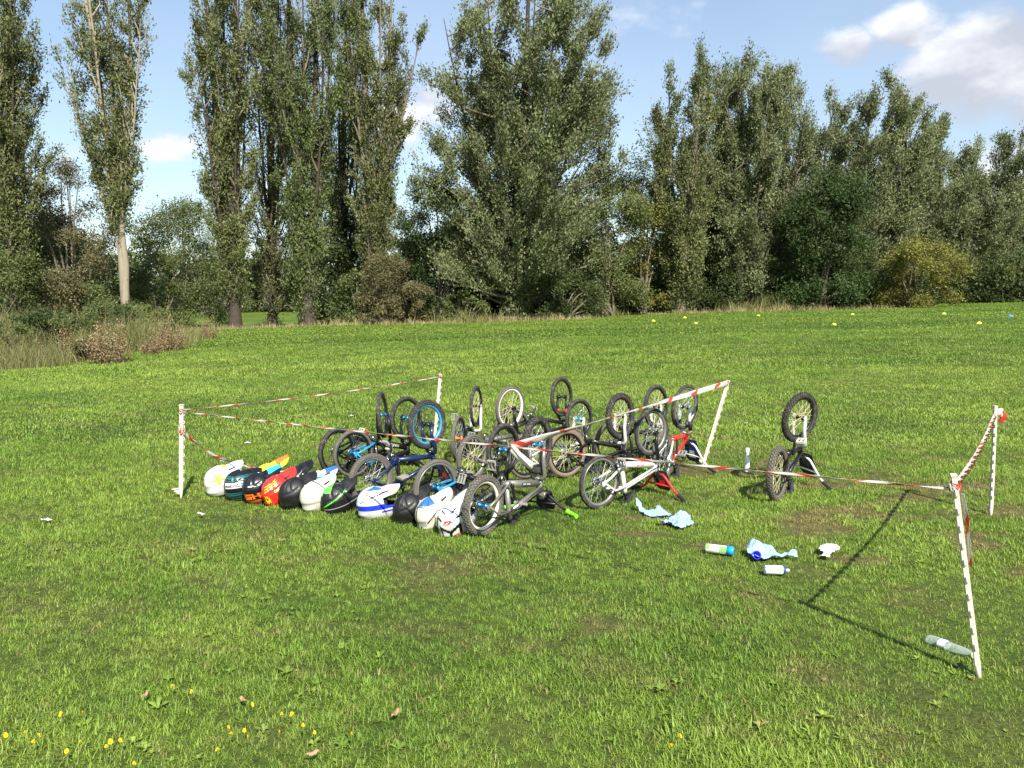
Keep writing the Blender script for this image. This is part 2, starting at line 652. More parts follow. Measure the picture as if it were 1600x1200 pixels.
    e2r = g.add('FunctionNodeEulerToRotation')
    g.l.new(na('rot', 'FLOAT_VECTOR'), e2r.inputs[0])
    g.l.new(e2r.outputs[0], iop.inputs['Rotation'])
    g.l.new(na('scl', 'FLOAT'), iop.inputs['Scale'])
    g.l.new(iop.outputs[0], go.inputs[0])
    md = o.modifiers.new('scatter', 'NODES')
    md.node_group = ng
    tag(o, 'short mown green lawn grass covering the field', 'grass', None, 'stuff')
    print('lawn tufts', n)


build_lawn()
# ------------------------------------------------------------------ trees and shrubs
BARK_D = mat('bark_dark', (0.060, 0.05, 0.038), 0.9, vary=0.45, scale=3.0, bump=0.6, spec=0.1)
BARK_L = mat('bark_pale', (0.27, 0.235, 0.17), 0.85, vary=0.3, scale=2.2, bump=0.5, spec=0.15)
BARK_M = mat('bark_grey', (0.17, 0.145, 0.105), 0.9, vary=0.4, scale=2.5, bump=0.6, spec=0.1)
L_POP = leaf_mat('poplar_leaves', (0.065, 0.085, 0.025), (0.213, 0.231, 0.088), (0.24, 0.22, 0.07))
L_POPG = leaf_mat('poplar_leaves_green', (0.057, 0.088, 0.025), (0.188, 0.225, 0.080), (0.19, 0.21, 0.06))
L_SILV = leaf_mat('poplar_leaves_silver', (0.070, 0.095, 0.034), (0.231, 0.256, 0.115), (0.27, 0.28, 0.15))
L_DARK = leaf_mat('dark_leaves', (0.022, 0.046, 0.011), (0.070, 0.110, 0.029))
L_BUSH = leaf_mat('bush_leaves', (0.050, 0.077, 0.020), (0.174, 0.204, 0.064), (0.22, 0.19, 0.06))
L_SHADE = leaf_mat('shaded_leaves', (0.028, 0.046, 0.014), (0.098, 0.127, 0.039))  # darker leaf green: shade behind and under the trees is put into the colour
L_YEL = leaf_mat('yellow_leaves', (0.090, 0.100, 0.020), (0.250, 0.240, 0.055), (0.32, 0.27, 0.06))
L_WILL = leaf_mat('willow_leaves', (0.075, 0.075, 0.030), (0.200, 0.180, 0.085), (0.26, 0.20, 0.09))
L_BROWN = leaf_mat('dry_seed_heads', (0.120, 0.085, 0.042), (0.340, 0.255, 0.135), trans=0.1, rough=0.8)
L_STRAW = leaf_mat('straw_blades', (0.18, 0.16, 0.07), (0.44, 0.36, 0.19), (0.20, 0.22, 0.06), trans=0.2, rough=0.7)
L_WEED = leaf_mat('weed_blades', (0.08, 0.11, 0.028), (0.27, 0.25, 0.10), (0.38, 0.30, 0.15), trans=0.25, rough=0.6)


def leaf_quads(rs, C, size, up=0.25, aspect=0.62, along=None):
    """one pointed leaf per centre; with along given, leaves sweep roughly along their twig"""
    n = len(C)
    a = rs.normal(size=(n, 3))
    a[:, 2] *= 0.9
    a /= np.linalg.norm(a, axis=1)[:, None]
    if along is not None:
        a = a * .75 + along
        a /= np.linalg.norm(a, axis=1)[:, None] + 1e-9
    nrm = rs.normal(size=(n, 3))
    nrm[:, 2] = np.abs(nrm[:, 2]) * (1 + up) + up
    nrm[:, 1] -= 0.35
    b = np.cross(nrm, a)
    b /= np.linalg.norm(b, axis=1)[:, None] + 1e-9
    L = size * rs.uniform(0.6, 1.25, n)[:, None]
    Wd = L * aspect
    V = np.stack([C - a * L * .45 - b * Wd * .5, C - a * L * .35 + b * Wd * .5, C + a * L * .6], 1).reshape(-1, 3)
    F = np.arange(n * 3).reshape(n, 3)
    tint = np.repeat(rs.rand(n), 3)
    return V, F, tint


def tubes_np(paths, sides=4):
    """many tapered limbs into one vertex/face set: paths = list of (pts (k,3), radii (k,))"""
    VV, FF, o = [], [], 0
    for pts, rad in paths:
        k = len(pts)
        d = np.gradient(pts, axis=0)
        d /= np.linalg.norm(d, axis=1)[:, None] + 1e-9
        ref = np.array([0.31, 0.95, 0.05])
        a = np.cross(d, ref)
        a /= np.linalg.norm(a, axis=1)[:, None] + 1e-9
        b = np.cross(d, a)
        an = np.arange(sides) * 2 * np.pi / sides
        ring = a[:, None, :] * np.cos(an)[None, :, None] + b[:, None, :] * np.sin(an)[None, :, None]
        VV.append((pts[:, None, :] + ring * np.asarray(rad)[:, None, None]).reshape(-1, 3))
        i, j = np.meshgrid(np.arange(k - 1), np.arange(sides), indexing='ij')
        j2 = (j + 1) % sides
        FF.append((o + np.stack([i * sides + j, i * sides + j2, (i + 1) * sides + j2, (i + 1) * sides + j], -1)).reshape(-1, 4))
        o += k * sides
    return np.concatenate(VV), np.concatenate(FF)


def upright_tree(name, label, u, Y, H, Rm, seed, leafm, bark=BARK_D, leaves=30000, size=0.215, f0=0.08, nb=70, spread=1.0, trunk_r=0.42,
                 lean=(0, 0), forks=None, prof=None, group='tall poplars along the field edge', cat='tree', fluff=0.30, bare_to=None, twig_n=11, plumes=6, plume_w=.52):
    """a tall tree of steep limbs: a trunk, forks, limbs and twigs that carry the leaves"""
    rs = np.random.RandomState(seed)
    leaves = int(leaves * 1.55)
    size *= .84
    base = at(u, Y)
    root = thing(name, base, 0, label, cat, group)
    prof = prof or [(0, .35), (.08, .62), (.25, .95), (.5, 1.0), (.75, .8), (.92, .5), (1.0, .2)]
    pr = lambda t: np.interp(t, [a for a, _ in prof], [b for _, b in prof])
    lean = np.array([lean[0], lean[1], 0.0])
    bend = lambda P: P + lean[None, :] * ((P[:, 2] / H) ** 1.6)[:, None] * H
    paths_t, paths_b = [], []
    # stems: one or several leaders
    stems = []
    ks = np.linspace(0, 1, 14)
    forks = forks or [(0.0, 0.0, 1.0, 1.0, 0.3)]
    forks = list(forks)
    for i in range(plumes):
        a_ = 2.4 * i + rs.uniform(-.5, .5)
        forks.append((a_, Rm * rs.uniform(.3, .92 if plume_w < .5 else .72), rs.uniform(.55, .99), rs.uniform(.28, .45), max(f0, rs.uniform(.04, .34))))
    for (az, out, hh, rr, hf) in forks:             # direction, outward reach, height share, thickness share, height where it leaves
        z = ks ** 1.25 * H * hh * 0.97
        w = np.clip((z / H - hf) / max(0.05, hh - hf), 0, 1) ** 0.75
        wob = np.cumsum(rs.normal(0, 0.010, (14, 2)), 0) * H * 0.4
        wob -= wob[0]
        P = np.stack([wob[:, 0] * .5 + math.cos(az) * out * w, wob[:, 1] * .5 + math.sin(az) * out * w, z], 1)
        rad = trunk_r * rr * (1 - ks) ** 0.8 + 0.02
        rad *= 1 + rs.uniform(-.09, .09, 14)
        rad[0] *= 1.4
        stems.append((P, rad, hh))
        paths_t.append((bend(P), rad))
    tV, tF = tubes_np(paths_t, 9)
    centres = []
    for i in range(nb):
        P, rad, hh = stems[i % len(stems)]
        t0 = f0 + (0.93 - f0) * (i + rs.rand()) / nb
        z0 = t0 * H * hh
        p0 = np.array([np.interp(z0, P[:, 2], P[:, k]) for k in (0, 1)] + [z0])
        az = rs.uniform(0, 2 * math.pi)
        ln = H * (0.10 + 0.17 * rs.rand()) * (1 - 0.55 * t0)
        z1 = min(z0 + ln, H * 0.985)
        tgt = Rm * pr(z1 / H) * spread * plume_w * math.sqrt(rs.uniform(0.12 if t0 > .3 else .3, 1.0))
        if t0 < .22:
            z1 = z0 + ln * rs.uniform(.15, 1.0)     # low limbs hang out sideways and fill the skirt
        # limbs may not pass the outline of the crown
        k = np.linspace(0, 1, 5)
        cx, cy = p0[0] + math.cos(az) * tgt, p0[1] + math.sin(az) * tgt
        rr_ = math.hypot(cx, cy)
        lim = Rm * pr(z1 / H)
        if rr_ > lim:
            cx, cy = cx * lim / rr_, cy * lim / rr_
        sq = k ** 0.75
        B = np.stack([p0[0] + (cx - p0[0]) * sq, p0[1] + (cy - p0[1]) * sq, z0 + (z1 - z0) * k ** 1.15], 1)
        B[1:] += rs.normal(0, 0.09, (4, 3))
        br = (0.09 * (1 - .6 * t0) + 0.015) * (1 - k * .85)
        paths_b.append((bend(B), br))
        for j in range(twig_n):
            s = rs.uniform(0.22, 1.0)
            q0 = np.array([np.interp(s, k, B[:, m]) for m in range(3)])
            d = np.array([rs.normal(0, .36), rs.normal(0, .36), rs.uniform(.6, 1.5)])
            d += 0.35 * np.array([math.cos(az), math.sin(az), 0]) * spread
            tl = rs.uniform(0.5, 1.5) * (0.65 + 0.35 * min(1.5, spread))
            q1 = q0 + d / np.linalg.norm(d) * tl
            if rs.rand() < 0.5:
                paths_b.append((bend(np.stack([q0, (q0 + q1) / 2 + rs.normal(0, .05, 3), q1])), np.array([.018, .012, .006])))
            centres.append((q0, q1))
    q = np.array(centres)
    w = rs.gamma(1.2, 1.0, len(q))                  # some twigs are full, some nearly bare
    w /= w.sum()
    pick = rs.choice(len(q), leaves, p=w)
    s = rs.uniform(0.05, 1.05, leaves)[:, None]
    Cn = q[pick, 0] * (1 - s) + q[pick, 1] * s + rs.normal(0, fluff * 0.62, (leaves, 3))
    # sprouts that clothe the stems
    ne = int(leaves * .16)
    P, rad, hh = stems[0]
    es = []
    for _ in range(90):
        P, rad, hh = stems[rs.randint(len(stems))]
        z0 = rs.uniform(max(f0 * .6, .02), .72) ** 1.2 * H * hh
        r = np.interp(z0, P[:, 2], rad)
        a = rs.uniform(0, 6.283)
        c = np.array([np.interp(z0, P[:, 2], P[:, 0]) + math.cos(a) * (r + .25), np.interp(z0, P[:, 2], P[:, 1]) + math.sin(a) * (r + .25), z0])
        es.append(c + rs.normal(0, 1, (ne // 90, 3)) * np.array([.30, .30, .75]))
    Cn = np.concatenate([Cn] + es)
    dirs = q[:, 1] - q[:, 0]
    dirs /= np.linalg.norm(dirs, axis=1)[:, None] + 1e-9
    al = np.concatenate([dirs[pick] + np.array([lean[0] * 3, 0, 0])] + [np.tile([0, 0, .6], (len(e_), 1)) for e_ in es])
    Cn[:, 2] = np.maximum(Cn[:, 2], 0.15)
    if bare_to:
        kp = (Cn[:, 2] > bare_to) | (rs.rand(len(Cn)) < 0.02)
        Cn, al = Cn[kp], al[kp]
    LV, LF, lt = leaf_quads(rs, bend(Cn), size, along=al)
    lt = np.clip(lt * 0.75 + 0.25 * np.repeat(vnoise(Cn[:, 0] * .9 + seed, Cn[:, 2] * .6, seed), 3), 0, 1)
    link('trunk', np_mesh('trunk', tV, tF, bark, None, True), root)
    bV, bF = tubes_np(paths_b, 4)
    link('limbs', np_mesh('limbs', bV, bF, BARK_M if bark is BARK_D else bark, None, True), root)
    link('crown', np_mesh('crown', LV, LF, leafm, {'tint': lt}), root)
    return root


def round_bush(name, label, u, Y, H, Rx, seed, leafm, leaves=7000, size=0.13, bark=BARK_M, group=None, cat='shrub', clumps=26, stem_h=0.25, trunk_r=0.12, base_fill=True, Rz=None):
    """a broad crown of overlapping leaf clumps on a few stems"""
    rs = np.random.RandomState(seed)
    leaves = int(leaves * 1.35)
    root = thing(name, at(u, Y), 0, label, cat, group)
    cl = []
    zmid = H * (0.5 + stem_h * .35)
    rz = H - zmid
    for i in range(clumps):
        d = rs.normal(size=3)
        d /= np.linalg.norm(d)
        rr = rs.uniform(.45, .86)
        zc = zmid + d[2] * rz * rr
        if base_fill:
            if d[2] < 0:
                zc = max(H * .08, zmid + d[2] * zmid * rr)
            if i % 4 == 0:                              # a low skirt, so that the crown reaches the ground
                an = rs.uniform(0, 6.283)
                d = np.array([math.cos(an), math.sin(an), 0])
                rr = rs.uniform(.5, .85)
                zc = H * rs.uniform(.06, .22)
        cl.append((d[0] * Rx * rr, d[1] * Rx * rr, zc, rs.uniform(.18, .36) * min(Rx, H * .6)))
    cl = np.array(cl)
    w = cl[:, 3] ** 2
    pick = rs.choice(clumps, leaves, p=w / w.sum())
    d = rs.normal(size=(leaves, 3))
    d /= np.linalg.norm(d, axis=1)[:, None]
    r = rs.rand(leaves) ** (1 / 2.2) * (1 + .28 * rs.normal(size=leaves))
    C = cl[pick, :3] + d * (cl[pick, 3] * r)[:, None] * np.array([1, 1, .85])
    C[:, 2] = np.maximum(C[:, 2], 0.06)
    LV, LF, lt = leaf_quads(rs, C, size)
    paths = []
    for i in range(min(clumps, 14)):
        b0 = np.array([rs.normal(0, .06 * Rx), rs.normal(0, .06 * Rx), 0])
        k = np.linspace(0, 1, 5)[:, None]
        P = b0 + (cl[i, :3] - b0) * np.concatenate([k ** 1.5, k ** 1.5, k], 1)
        P[1:-1] += rs.normal(0, .05 * Rx * .4, (3, 3))
        paths.append((P, trunk_r * (1 - .8 * k[:, 0])))
    sV, sF = tubes_np(paths, 5)
    link('trunk', np_mesh('trunk', sV, sF, bark, None, True), root)
    link('crown', np_mesh('crown', LV, LF, leafm, {'tint': lt}), root)
    return root


PG = 'tall poplars along the field edge'
upright_tree('poplar_tree', 'tall poplar at the left picture edge with thin twiggy top', 30, 52, 29, 4.5, 11, L_POP, leaves=31000, nb=90, f0=.10, fluff=.26, trunk_r=.38, plumes=5, plume_w=.40,
             forks=[(0.3, .8, 1, 1, .2), (3.3, 1.3, .93, .7, .12)], group=PG)
upright_tree('poplar_tree', 'poplar with a bare pale lower trunk and forked crown', 196, 54, 31, 3.7, 12, L_POP, bark=BARK_L, leaves=23000, fluff=.26, nb=84, f0=.21, trunk_r=.31, lean=(-.025, 0), plumes=3, plume_w=.34,
             forks=[(3.14, 1.6, 1, 1, .24), (0.0, 2.0, .95, .8, .24), (1.2, .6, .9, .6, .3)], bare_to=6.6, group=PG,
             prof=[(0, .2), (.22, .45), (.3, .6), (.5, .95), (.7, 1.0), (.9, .7), (1, .3)])
upright_tree('poplar_tree', 'poplar with short dark trunk standing in a straw ring', 368, 56, 31, 5.0, 13, L_POP, leaves=32000, fluff=.26, nb=110, f0=.05, trunk_r=.37, plumes=6, plume_w=.38,
             forks=[(3.0, 1.8, .95, .8, .12), (.4, 1.2, 1, 1, .12), (1.5, .8, .9, .6, .2)], bare_to=1.9, group=PG,
             prof=[(0, .15), (.06, .3), (.14, .6), (.3, .85), (.5, 1.0), (.75, .85), (.92, .6), (1, .3)])
upright_tree('poplar_tree', 'dense poplar just right of the short dark trunk', 482, 59, 32, 4.7, 14, L_POPG, leaves=38000, fluff=.26, nb=115, f0=.04, trunk_r=.5, plumes=6, plume_w=.40,
             forks=[(3.0, 1.2, 1, 1, .1), (.3, 1.6, .95, .7, .1)], group=PG)
upright_tree('poplar_tree', 'poplar whose pale side limb sticks out into the sky gap', 590, 61, 31, 4.3, 15, L_POP, leaves=32000, fluff=.26, nb=105, f0=.05, trunk_r=.45, plumes=6, plume_w=.40,
             forks=[(2.6, 1.0, 1, 1, .1), (0.0, 3.6, .72, .5, .3), (.5, 1.6, .95, .7, .2)], bark=BARK_M, group=PG)
upright_tree('poplar_tree', 'big broad conical poplar behind the bikes, widest crown of all', 806, 58, 27.5, 8.7, 16, L_SILV, leaves=110000, size=.24, nb=210, f0=.025, spread=1.15, trunk_r=.5,
             prof=[(0, .62), (.1, .84), (.3, 1.0), (.5, .92), (.7, .68), (.88, .46), (1, .16)], twig_n=14, fluff=.40, lean=(.04, 0), group=PG, plumes=9, plume_w=.75)
upright_tree('poplar_tree', 'narrow poplar left of the pair beyond the sky gap', 1062, 62, 19.6, 3.7, 17, L_POP, leaves=34000, nb=90, f0=.04, trunk_r=.36, lean=(.02, 0),
             forks=[(2.8, 1.4, .88, .7, .15), (.2, 1.0, 1, 1, .15)], bark=BARK_M, group=PG)
upright_tree('poplar_tree', 'broad-topped poplar right of the pair beyond the sky gap', 1160, 65, 20.4, 4.9, 18, L_SILV, leaves=50000, nb=115, f0=.05, trunk_r=.4, lean=(.015, 0),
             forks=[(3.0, 1.0, 1, 1, .1), (.2, 1.8, .92, .8, .1)], group=PG, prof=[(0, .5), (.1, .8), (.3, 1), (.6, .95), (.85, .75), (1, .35)])
for i, (u, Y, H, Rm, n_, lab) in enumerate((
        (1262, 72, 18.6, 4.2, 28000, 'poplar rising directly behind the round dark green tree'),
        (1322, 73, 19.8, 4.8, 34000, 'tallest of the wind-blown poplars right of the dark tree'),
        (1382, 74, 18.6, 4.8, 34000, 'wind-blown poplar above the yellow-green bush'),
        (1440, 76, 17.0, 4.6, 30000, 'poplar on the falling skyline right of the yellow-green bush'),
        (1490, 78, 15.4, 4.2, 25000, 'shorter poplar in the dip of the right-hand skyline'),
        (1540, 78, 16.0, 4.2, 26000, 'bushy-topped poplar second from the right picture edge'),
        (1596, 80, 13.4, 4.4, 22000, 'last and lowest poplar at the right picture edge'))):
    upright_tree('poplar_tree', lab, u, Y, H, Rm, 30 + i, L_SILV, leaves=n_, nb=84, f0=.03, trunk_r=.3, lean=(.095, 0), group=PG, fluff=.36, spread=1.1, size=.24,
                 prof=[(0, .7), (.1, .9), (.3, 1), (.6, .9), (.85, .62), (1, .22)])
for i, (u, Y, H, Rm, n_, lm, lab) in enumerate((
        (428, 66, 33, 4.2, 17000, L_POP, 'poplar seen between the short dark trunk and the dense poplar'),
        (538, 69, 33, 4.2, 17000, L_POPG, 'poplar seen through the gap right of the dense poplar'),
        (1112, 68, 20.0, 3.8, 32000, L_POPG, 'poplar in the middle of the group beyond the sky gap'),
        (1218, 69, 18.5, 3.6, 28000, L_SILV, 'poplar at the right shoulder of the group beyond the sky gap'))):
    upright_tree('poplar_tree', lab, u, Y, H, Rm, 200 + i, lm, leaves=n_, nb=110, f0=.04, trunk_r=.38, lean=(.015, 0), group=PG)
# broad trees
TG = 'broad trees in the tree line'
round_bush('broadleaf_tree', 'round dark green broadleaf tree in front of the poplars', 1282, 63, 11.5, 4.0, 50, L_DARK, 30000, .20, cat='tree', clumps=70, group=TG)
round_bush('willow_tree', 'twiggy brownish tree left of the pale trunk', 118, 57, 13.0, 3.4, 51, L_WILL, 14000, .15, cat='tree', clumps=44, stem_h=.2, group=TG)
round_bush('broadleaf_tree', 'mid green tree in the gap right of the pale trunk', 285, 78, 14.0, 4.6, 52, L_BUSH, 20000, .20, cat='tree', clumps=52, group=TG)
round_bush('broadleaf_tree', 'small leafy tree with a pale thin stem beside the dark trunk', 318, 116, 13, 4.2, 53, L_BUSH, 9000, .16, bark=BARK_L, cat='tree', clumps=30, stem_h=.5, base_fill=False, trunk_r=.06, group=TG)
round_bush('broadleaf_tree', 'dark green tree on the left flank of the broad poplar', 690, 60, 12.5, 3.2, 54, L_DARK, 18000, .18, cat='tree', clumps=46, group=TG)
round_bush('broadleaf_tree', 'leafy tree filling the space under the pale side limb', 640, 64, 11.0, 3.0, 55, L_BUSH, 13000, .17, cat='tree', clumps=40, group=TG)
round_bush('broadleaf_tree', 'yellowing tree between the broad poplar and the pair', 1003, 63, 10.0, 2.6, 56, L_YEL, 9000, .17, cat='tree', clumps=34, stem_h=.5, group=TG)
round_bush('broadleaf_tree', 'pale leafy tree at the right skirt of the broad poplar', 950, 60, 12.0, 3.6, 57, L_BUSH, 16000, .18, cat='tree', clumps=46, group=TG)
for i, (u, Y, H, Rx, n_, lab) in enumerate((
        (440, 124, 12, 6.0, 9000, 'shaded tree beyond the far meadow, right of the short dark trunk'),
        (540, 70, 12.0, 3.8, 14000, 'shaded tree behind the dense poplar'),
        (870, 66, 11.0, 4.2, 16000, 'shaded tree behind the skirt of the broad poplar'),
        (740, 66, 11.0, 3.8, 14000, 'shaded tree behind the left half of the broad poplar'),
        (1115, 72, 10.5, 3.8, 14000, 'shaded tree behind the poplar pair'),
        (1215, 74, 10.0, 4.0, 12000, 'shaded tree in the gap left of the dark green tree'),
        (1360, 82, 12.0, 4.5, 12000, 'shaded tree behind the wind-blown poplars'),
        (1480, 86, 10.0, 5.0, 12000, 'shaded tree low behind the skyline dip'),
        (990, 73, 14.0, 3.6, 12000, 'shaded tree closing the gap right of the broad poplar'),
        (1060, 70, 8.0, 3.4, 10000, 'shaded tree behind the yellowing tree'),
        (75, 64, 12.0, 4.0, 14000, 'shaded tree behind the twiggy ochre shrub'))):
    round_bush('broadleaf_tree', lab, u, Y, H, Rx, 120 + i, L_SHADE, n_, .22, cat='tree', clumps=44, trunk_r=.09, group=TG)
# shrubs
SG = 'shrubs under the trees'
for i, (u, Y, H, Rx, lm, n_, lab, g) in enumerate((
        (1428, 61, 5.4, 3.5, L_YEL, 22000, 'large domed yellow-green bush at the field edge', SG),
        (1590, 68, 3.4, 2.6, L_YEL, 7000, 'low olive-yellow bush at the right picture edge', SG),
        (598, 57, 5.0, 2.3, L_WILL, 10000, 'tan and green shrub below the pale side limb', SG),
        (645, 57, 3.4, 1.9, L_WILL, 6000, 'twiggy tan shrub left of the broad poplar', SG),
        (560, 59, 4.2, 1.6, L_BUSH, 6000, 'leafy shrub at the foot of the dense poplar', SG),
        (722, 56, 2.2, 2.0, L_BUSH, 6000, 'low green shrub at the foot of the broad poplar', SG),
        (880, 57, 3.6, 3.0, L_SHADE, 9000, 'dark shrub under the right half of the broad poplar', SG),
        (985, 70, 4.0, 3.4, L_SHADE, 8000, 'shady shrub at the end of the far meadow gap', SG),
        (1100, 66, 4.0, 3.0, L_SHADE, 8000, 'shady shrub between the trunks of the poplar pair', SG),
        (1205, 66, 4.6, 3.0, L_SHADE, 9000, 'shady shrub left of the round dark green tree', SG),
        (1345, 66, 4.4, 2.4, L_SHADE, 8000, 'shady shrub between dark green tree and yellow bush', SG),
        (1510, 69, 3.2, 2.8, L_BUSH, 8000, 'green shrub right of the yellow-green bush', SG),
        (15, 44, 5.2, 2.6, L_BUSH, 12000, 'leafy shrub at the left picture edge', SG),
        (88, 47, 4.2, 2.2, L_WILL, 9000, 'twiggy ochre shrub under the first poplar', SG),
        (148, 50, 3.6, 2.2, L_BUSH, 9000, 'green shrub left of the pale trunk foot', SG),
        (250, 62, 7.0, 3.0, L_BUSH, 13000, 'rounded shrub standing right of the pale trunk', SG),
        (215, 52, 2.0, 1.5, L_BUSH, 5000, 'low bramble right at the pale trunk foot', SG),
        (300, 121, 7.0, 6.0, L_SHADE, 8000, 'dark shrub at the back edge of the far meadow', SG),
        (352, 120, 7.5, 5.4, L_BUSH, 8000, 'green shrub beyond the far meadow left of the short dark trunk', SG),
        (120, 62, 8.0, 4.0, L_SHADE, 14000, 'shady mass of leaves behind the twiggy brownish tree', SG),
        (20, 60, 9.0, 4.5, L_SHADE, 14000, 'shady mass of leaves behind the first poplar', SG))):
    round_bush('shrub', lab, u, Y, H, Rx, 70 + i, lm, n_, .15, group=g, clumps=34 if n_ > 7000 else 24)


for i, (u, Y, H, Rx, lm, n_, lab) in enumerate((
        (12, 31, 1.7, 1.3, L_BUSH, 4500, 'low bramble at the left picture edge in the weeds'),
        (70, 33, 1.9, 1.4, L_SHADE, 5000, 'dark bramble in the weeds under the first poplar'),
        (125, 33, 1.8, 1.2, L_BUSH, 4500, 'bramble in the weeds behind the thin dock stalks'),
        (205, 36, 2.0, 1.3, L_SHADE, 5000, 'dark green bramble behind the largest dock bush'),
        (160, 38, 2.2, 1.5, L_BUSH, 5000, 'bramble in front of the pale trunk'),
        (250, 40, 1.6, 1.2, L_BUSH, 4000, 'low bramble behind the rounded dock bush'),
        (40, 27.5, 1.0, .8, L_WILL, 3000, 'ochre weed clump at the left field corner'),
        (140, 27.5, .8, .7, L_WILL, 2500, 'ochre weed clump left of the largest dock bush'))):
    round_bush('bramble', lab, u, Y, H, Rx, 150 + i, lm, n_, .10, group='brambles at the left field edge', clumps=24, trunk_r=.03)


# far wood that closes the view behind the trees
def far_wood():
    rs = np.random.RandomState(5)
    Cs = []
    for u in np.arange(-500, 2150, 46):
        Y = rs.uniform(118, 135)
        b = np.array(at(u, Y))
        H = rs.uniform(9, 15.0)
        if 280 < u < 480:
            H = rs.uniform(8.0, 10.0)
        n = 1700
        d = rs.normal(size=(n, 3))
        d /= np.linalg.norm(d, axis=1)[:, None]
        r = rs.uniform(.5, 1.05, n)[:, None]
        c = b + np.array([0, 0, H * .45]) + d * r * np.array([4.6, 2.5, H * .52])
        c[:, 2] = np.maximum(c[:, 2], b[2] + .1)
        Cs.append(c)
    LV, LF, lt = leaf_quads(rs, np.concatenate(Cs), 0.8)
    o = link('far_wood', np_mesh('far_wood', LV, LF, L_SHADE, {'tint': lt}))
    tag(o, 'distant green wood closing the view behind the trees', 'wood', None, 'stuff')


far_wood()


def undergrowth():
    """tangled mass between and behind the trunks"""
    rs = np.random.RandomState(15)
    Cs = []
    for u in list(np.arange(-160, 285, 16)) + list(np.arange(490, 885, 14)) + list(np.arange(1010, 1760, 13)):
        Y = rs.uniform(64, 70) if u > 0 else rs.uniform(56, 64)
        b = np.array(at(u, Y))
        H = rs.uniform(2.4, 5.2)
        n = 800
        d = rs.normal(size=(n, 3))
        d /= np.linalg.norm(d, axis=1)[:, None]
        c = b + np.array([0, 0, H * .4]) + d * (rs.uniform(.3, 1.1, n) ** .6)[:, None] * np.array([1.3, 1.6, H * .6])
        c[:, 2] = np.maximum(c[:, 2], b[2] + .05 + rs.rand(n) * .3)
        Cs.append(c)
    LV, LF, lt = leaf_quads(rs, np.concatenate(Cs), 0.26)
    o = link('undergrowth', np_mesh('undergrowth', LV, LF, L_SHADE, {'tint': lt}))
    tag(o, 'tangled dark undergrowth between and behind the tree trunks', 'undergrowth', None, 'stuff')


undergrowth()


def blade_field(name, label, cat, mtl, spots, seed, kind='stuff'):
    """upright blades and stalks: spots = (u, Y, half width, depth, count, height, blade width)"""
    rs = np.random.RandomState(seed)
    VV, FF, TT, o = [], [], [], 0
    for (u, Y, hw, dp, n, h, w) in spots:
        c = at(u, Y)
        x = c.x + rs.normal(0, hw * .5, n)
        y = Y + rs.normal(0, dp * .5, n)
        hh = h * rs.uniform(.35, 1.15, n) * (0.5 + 0.9 * vnoise(x * 1.3, y * 1.3, seed))
        az = rs.uniform(0, 6.283, n)
        lean = rs.normal(0, .28, (n, 2))
        b = np.stack([x, y, height(x, y) - .02], 1)
        m_ = b + np.stack([lean[:, 0] * hh * .4, lean[:, 1] * hh * .4, hh * .6], 1)
        tp = b + np.stack([lean[:, 0] * hh * 1.2, lean[:, 1] * hh * 1.2, hh], 1)
        sd = np.stack([np.cos(az), np.sin(az), az * 0], 1) * (w * rs.uniform(.6, 1.4, n) * .5)[:, None]
        V = np.stack([b - sd, b + sd, m_ - sd * .7, m_ + sd * .7, tp - sd * .15, tp + sd * .15], 1).reshape(-1, 3)
        i = np.arange(n)[:, None] * 6 + o
        FF.append(np.concatenate([i + np.array([[0, 1, 3, 2]]), i + np.array([[2, 3, 5, 4]])]))
        VV.append(V)
        TT.append(np.repeat(rs.rand(n), 6))
        o += n * 6
    ob = link(name, np_mesh(name, np.concatenate(VV), np.concatenate(FF), mtl, {'tint': np.concatenate(TT)}))
    return tag(ob, label, cat, None, kind)


blade_field('straw_grass', 'dry straw-coloured grass fringe along the foot of the tree line', 'dry grass', L_STRAW,
            [(u, Y, 1.5, .8, 190, h * .8, .028) for (u, Y, h) in
             [(300, 52, .5), (335, 55, .45), (372, 55.3, .5), (420, 56, .4), (460, 56, .4), (520, 56.5, .6), (560, 56, .7), (610, 55.5, .7), (660, 55, .6), (710, 54.5, .5), (760, 54.5, .6),
              (800, 54.5, .5), (840, 54.5, .6), (880, 54.5, .6), (915, 55, .5), (1050, 60, .4), (1090, 60, .5), (1130, 61, .6), (1170, 61, .6), (1210, 61, .6), (1250, 61, .5), (1290, 60, .5),
              (1330, 60, .6), (1370, 59, .5), (1000, 62, .3)]], 3)
blade_field('tall_weeds', 'tall green and ochre weeds and grasses at the left field edge', 'weeds', L_WEED,
            [(10, 27, 1.6, 1.5, 900, .8, .016), (55, 29, 1.5, 1.5, 900, .85, .016), (95, 28, 1.3, 1.4, 900, .85, .016), (130, 29, 1.2, 1.3, 800, .85, .016), (165, 33, 1.6, 1.6, 1200, 1.3, .025),
             (215, 34, 1.5, 1.6, 1200, 1.2, .025), (255, 36, 1.3, 1.6, 900, .9, .025), (60, 35, 2.2, 2, 1500, 1.5, .03), (130, 38, 2.2, 2, 1500, 1.5, .03), (5, 24.5, 1.0, .9, 800, .6, .02), (60, 25, 1.0, .8, 700, .5, .02), (290, 42, 1.5, 1.5, 500, .5, .03),
             (20, 36, 2.2, 2, 1300, 1.6, .03), (190, 42, 2.6, 2, 1300, 1.5, .03), (1155, 62, 2.0, .8, 250, 1.0, .04), (1225, 62, 2.0, .8, 300, 1.2, .04), (960, 60, 1.2, .8, 150, .6, .04), (730, 54.5, 2.0, .8, 300, .9, .04)], 4)


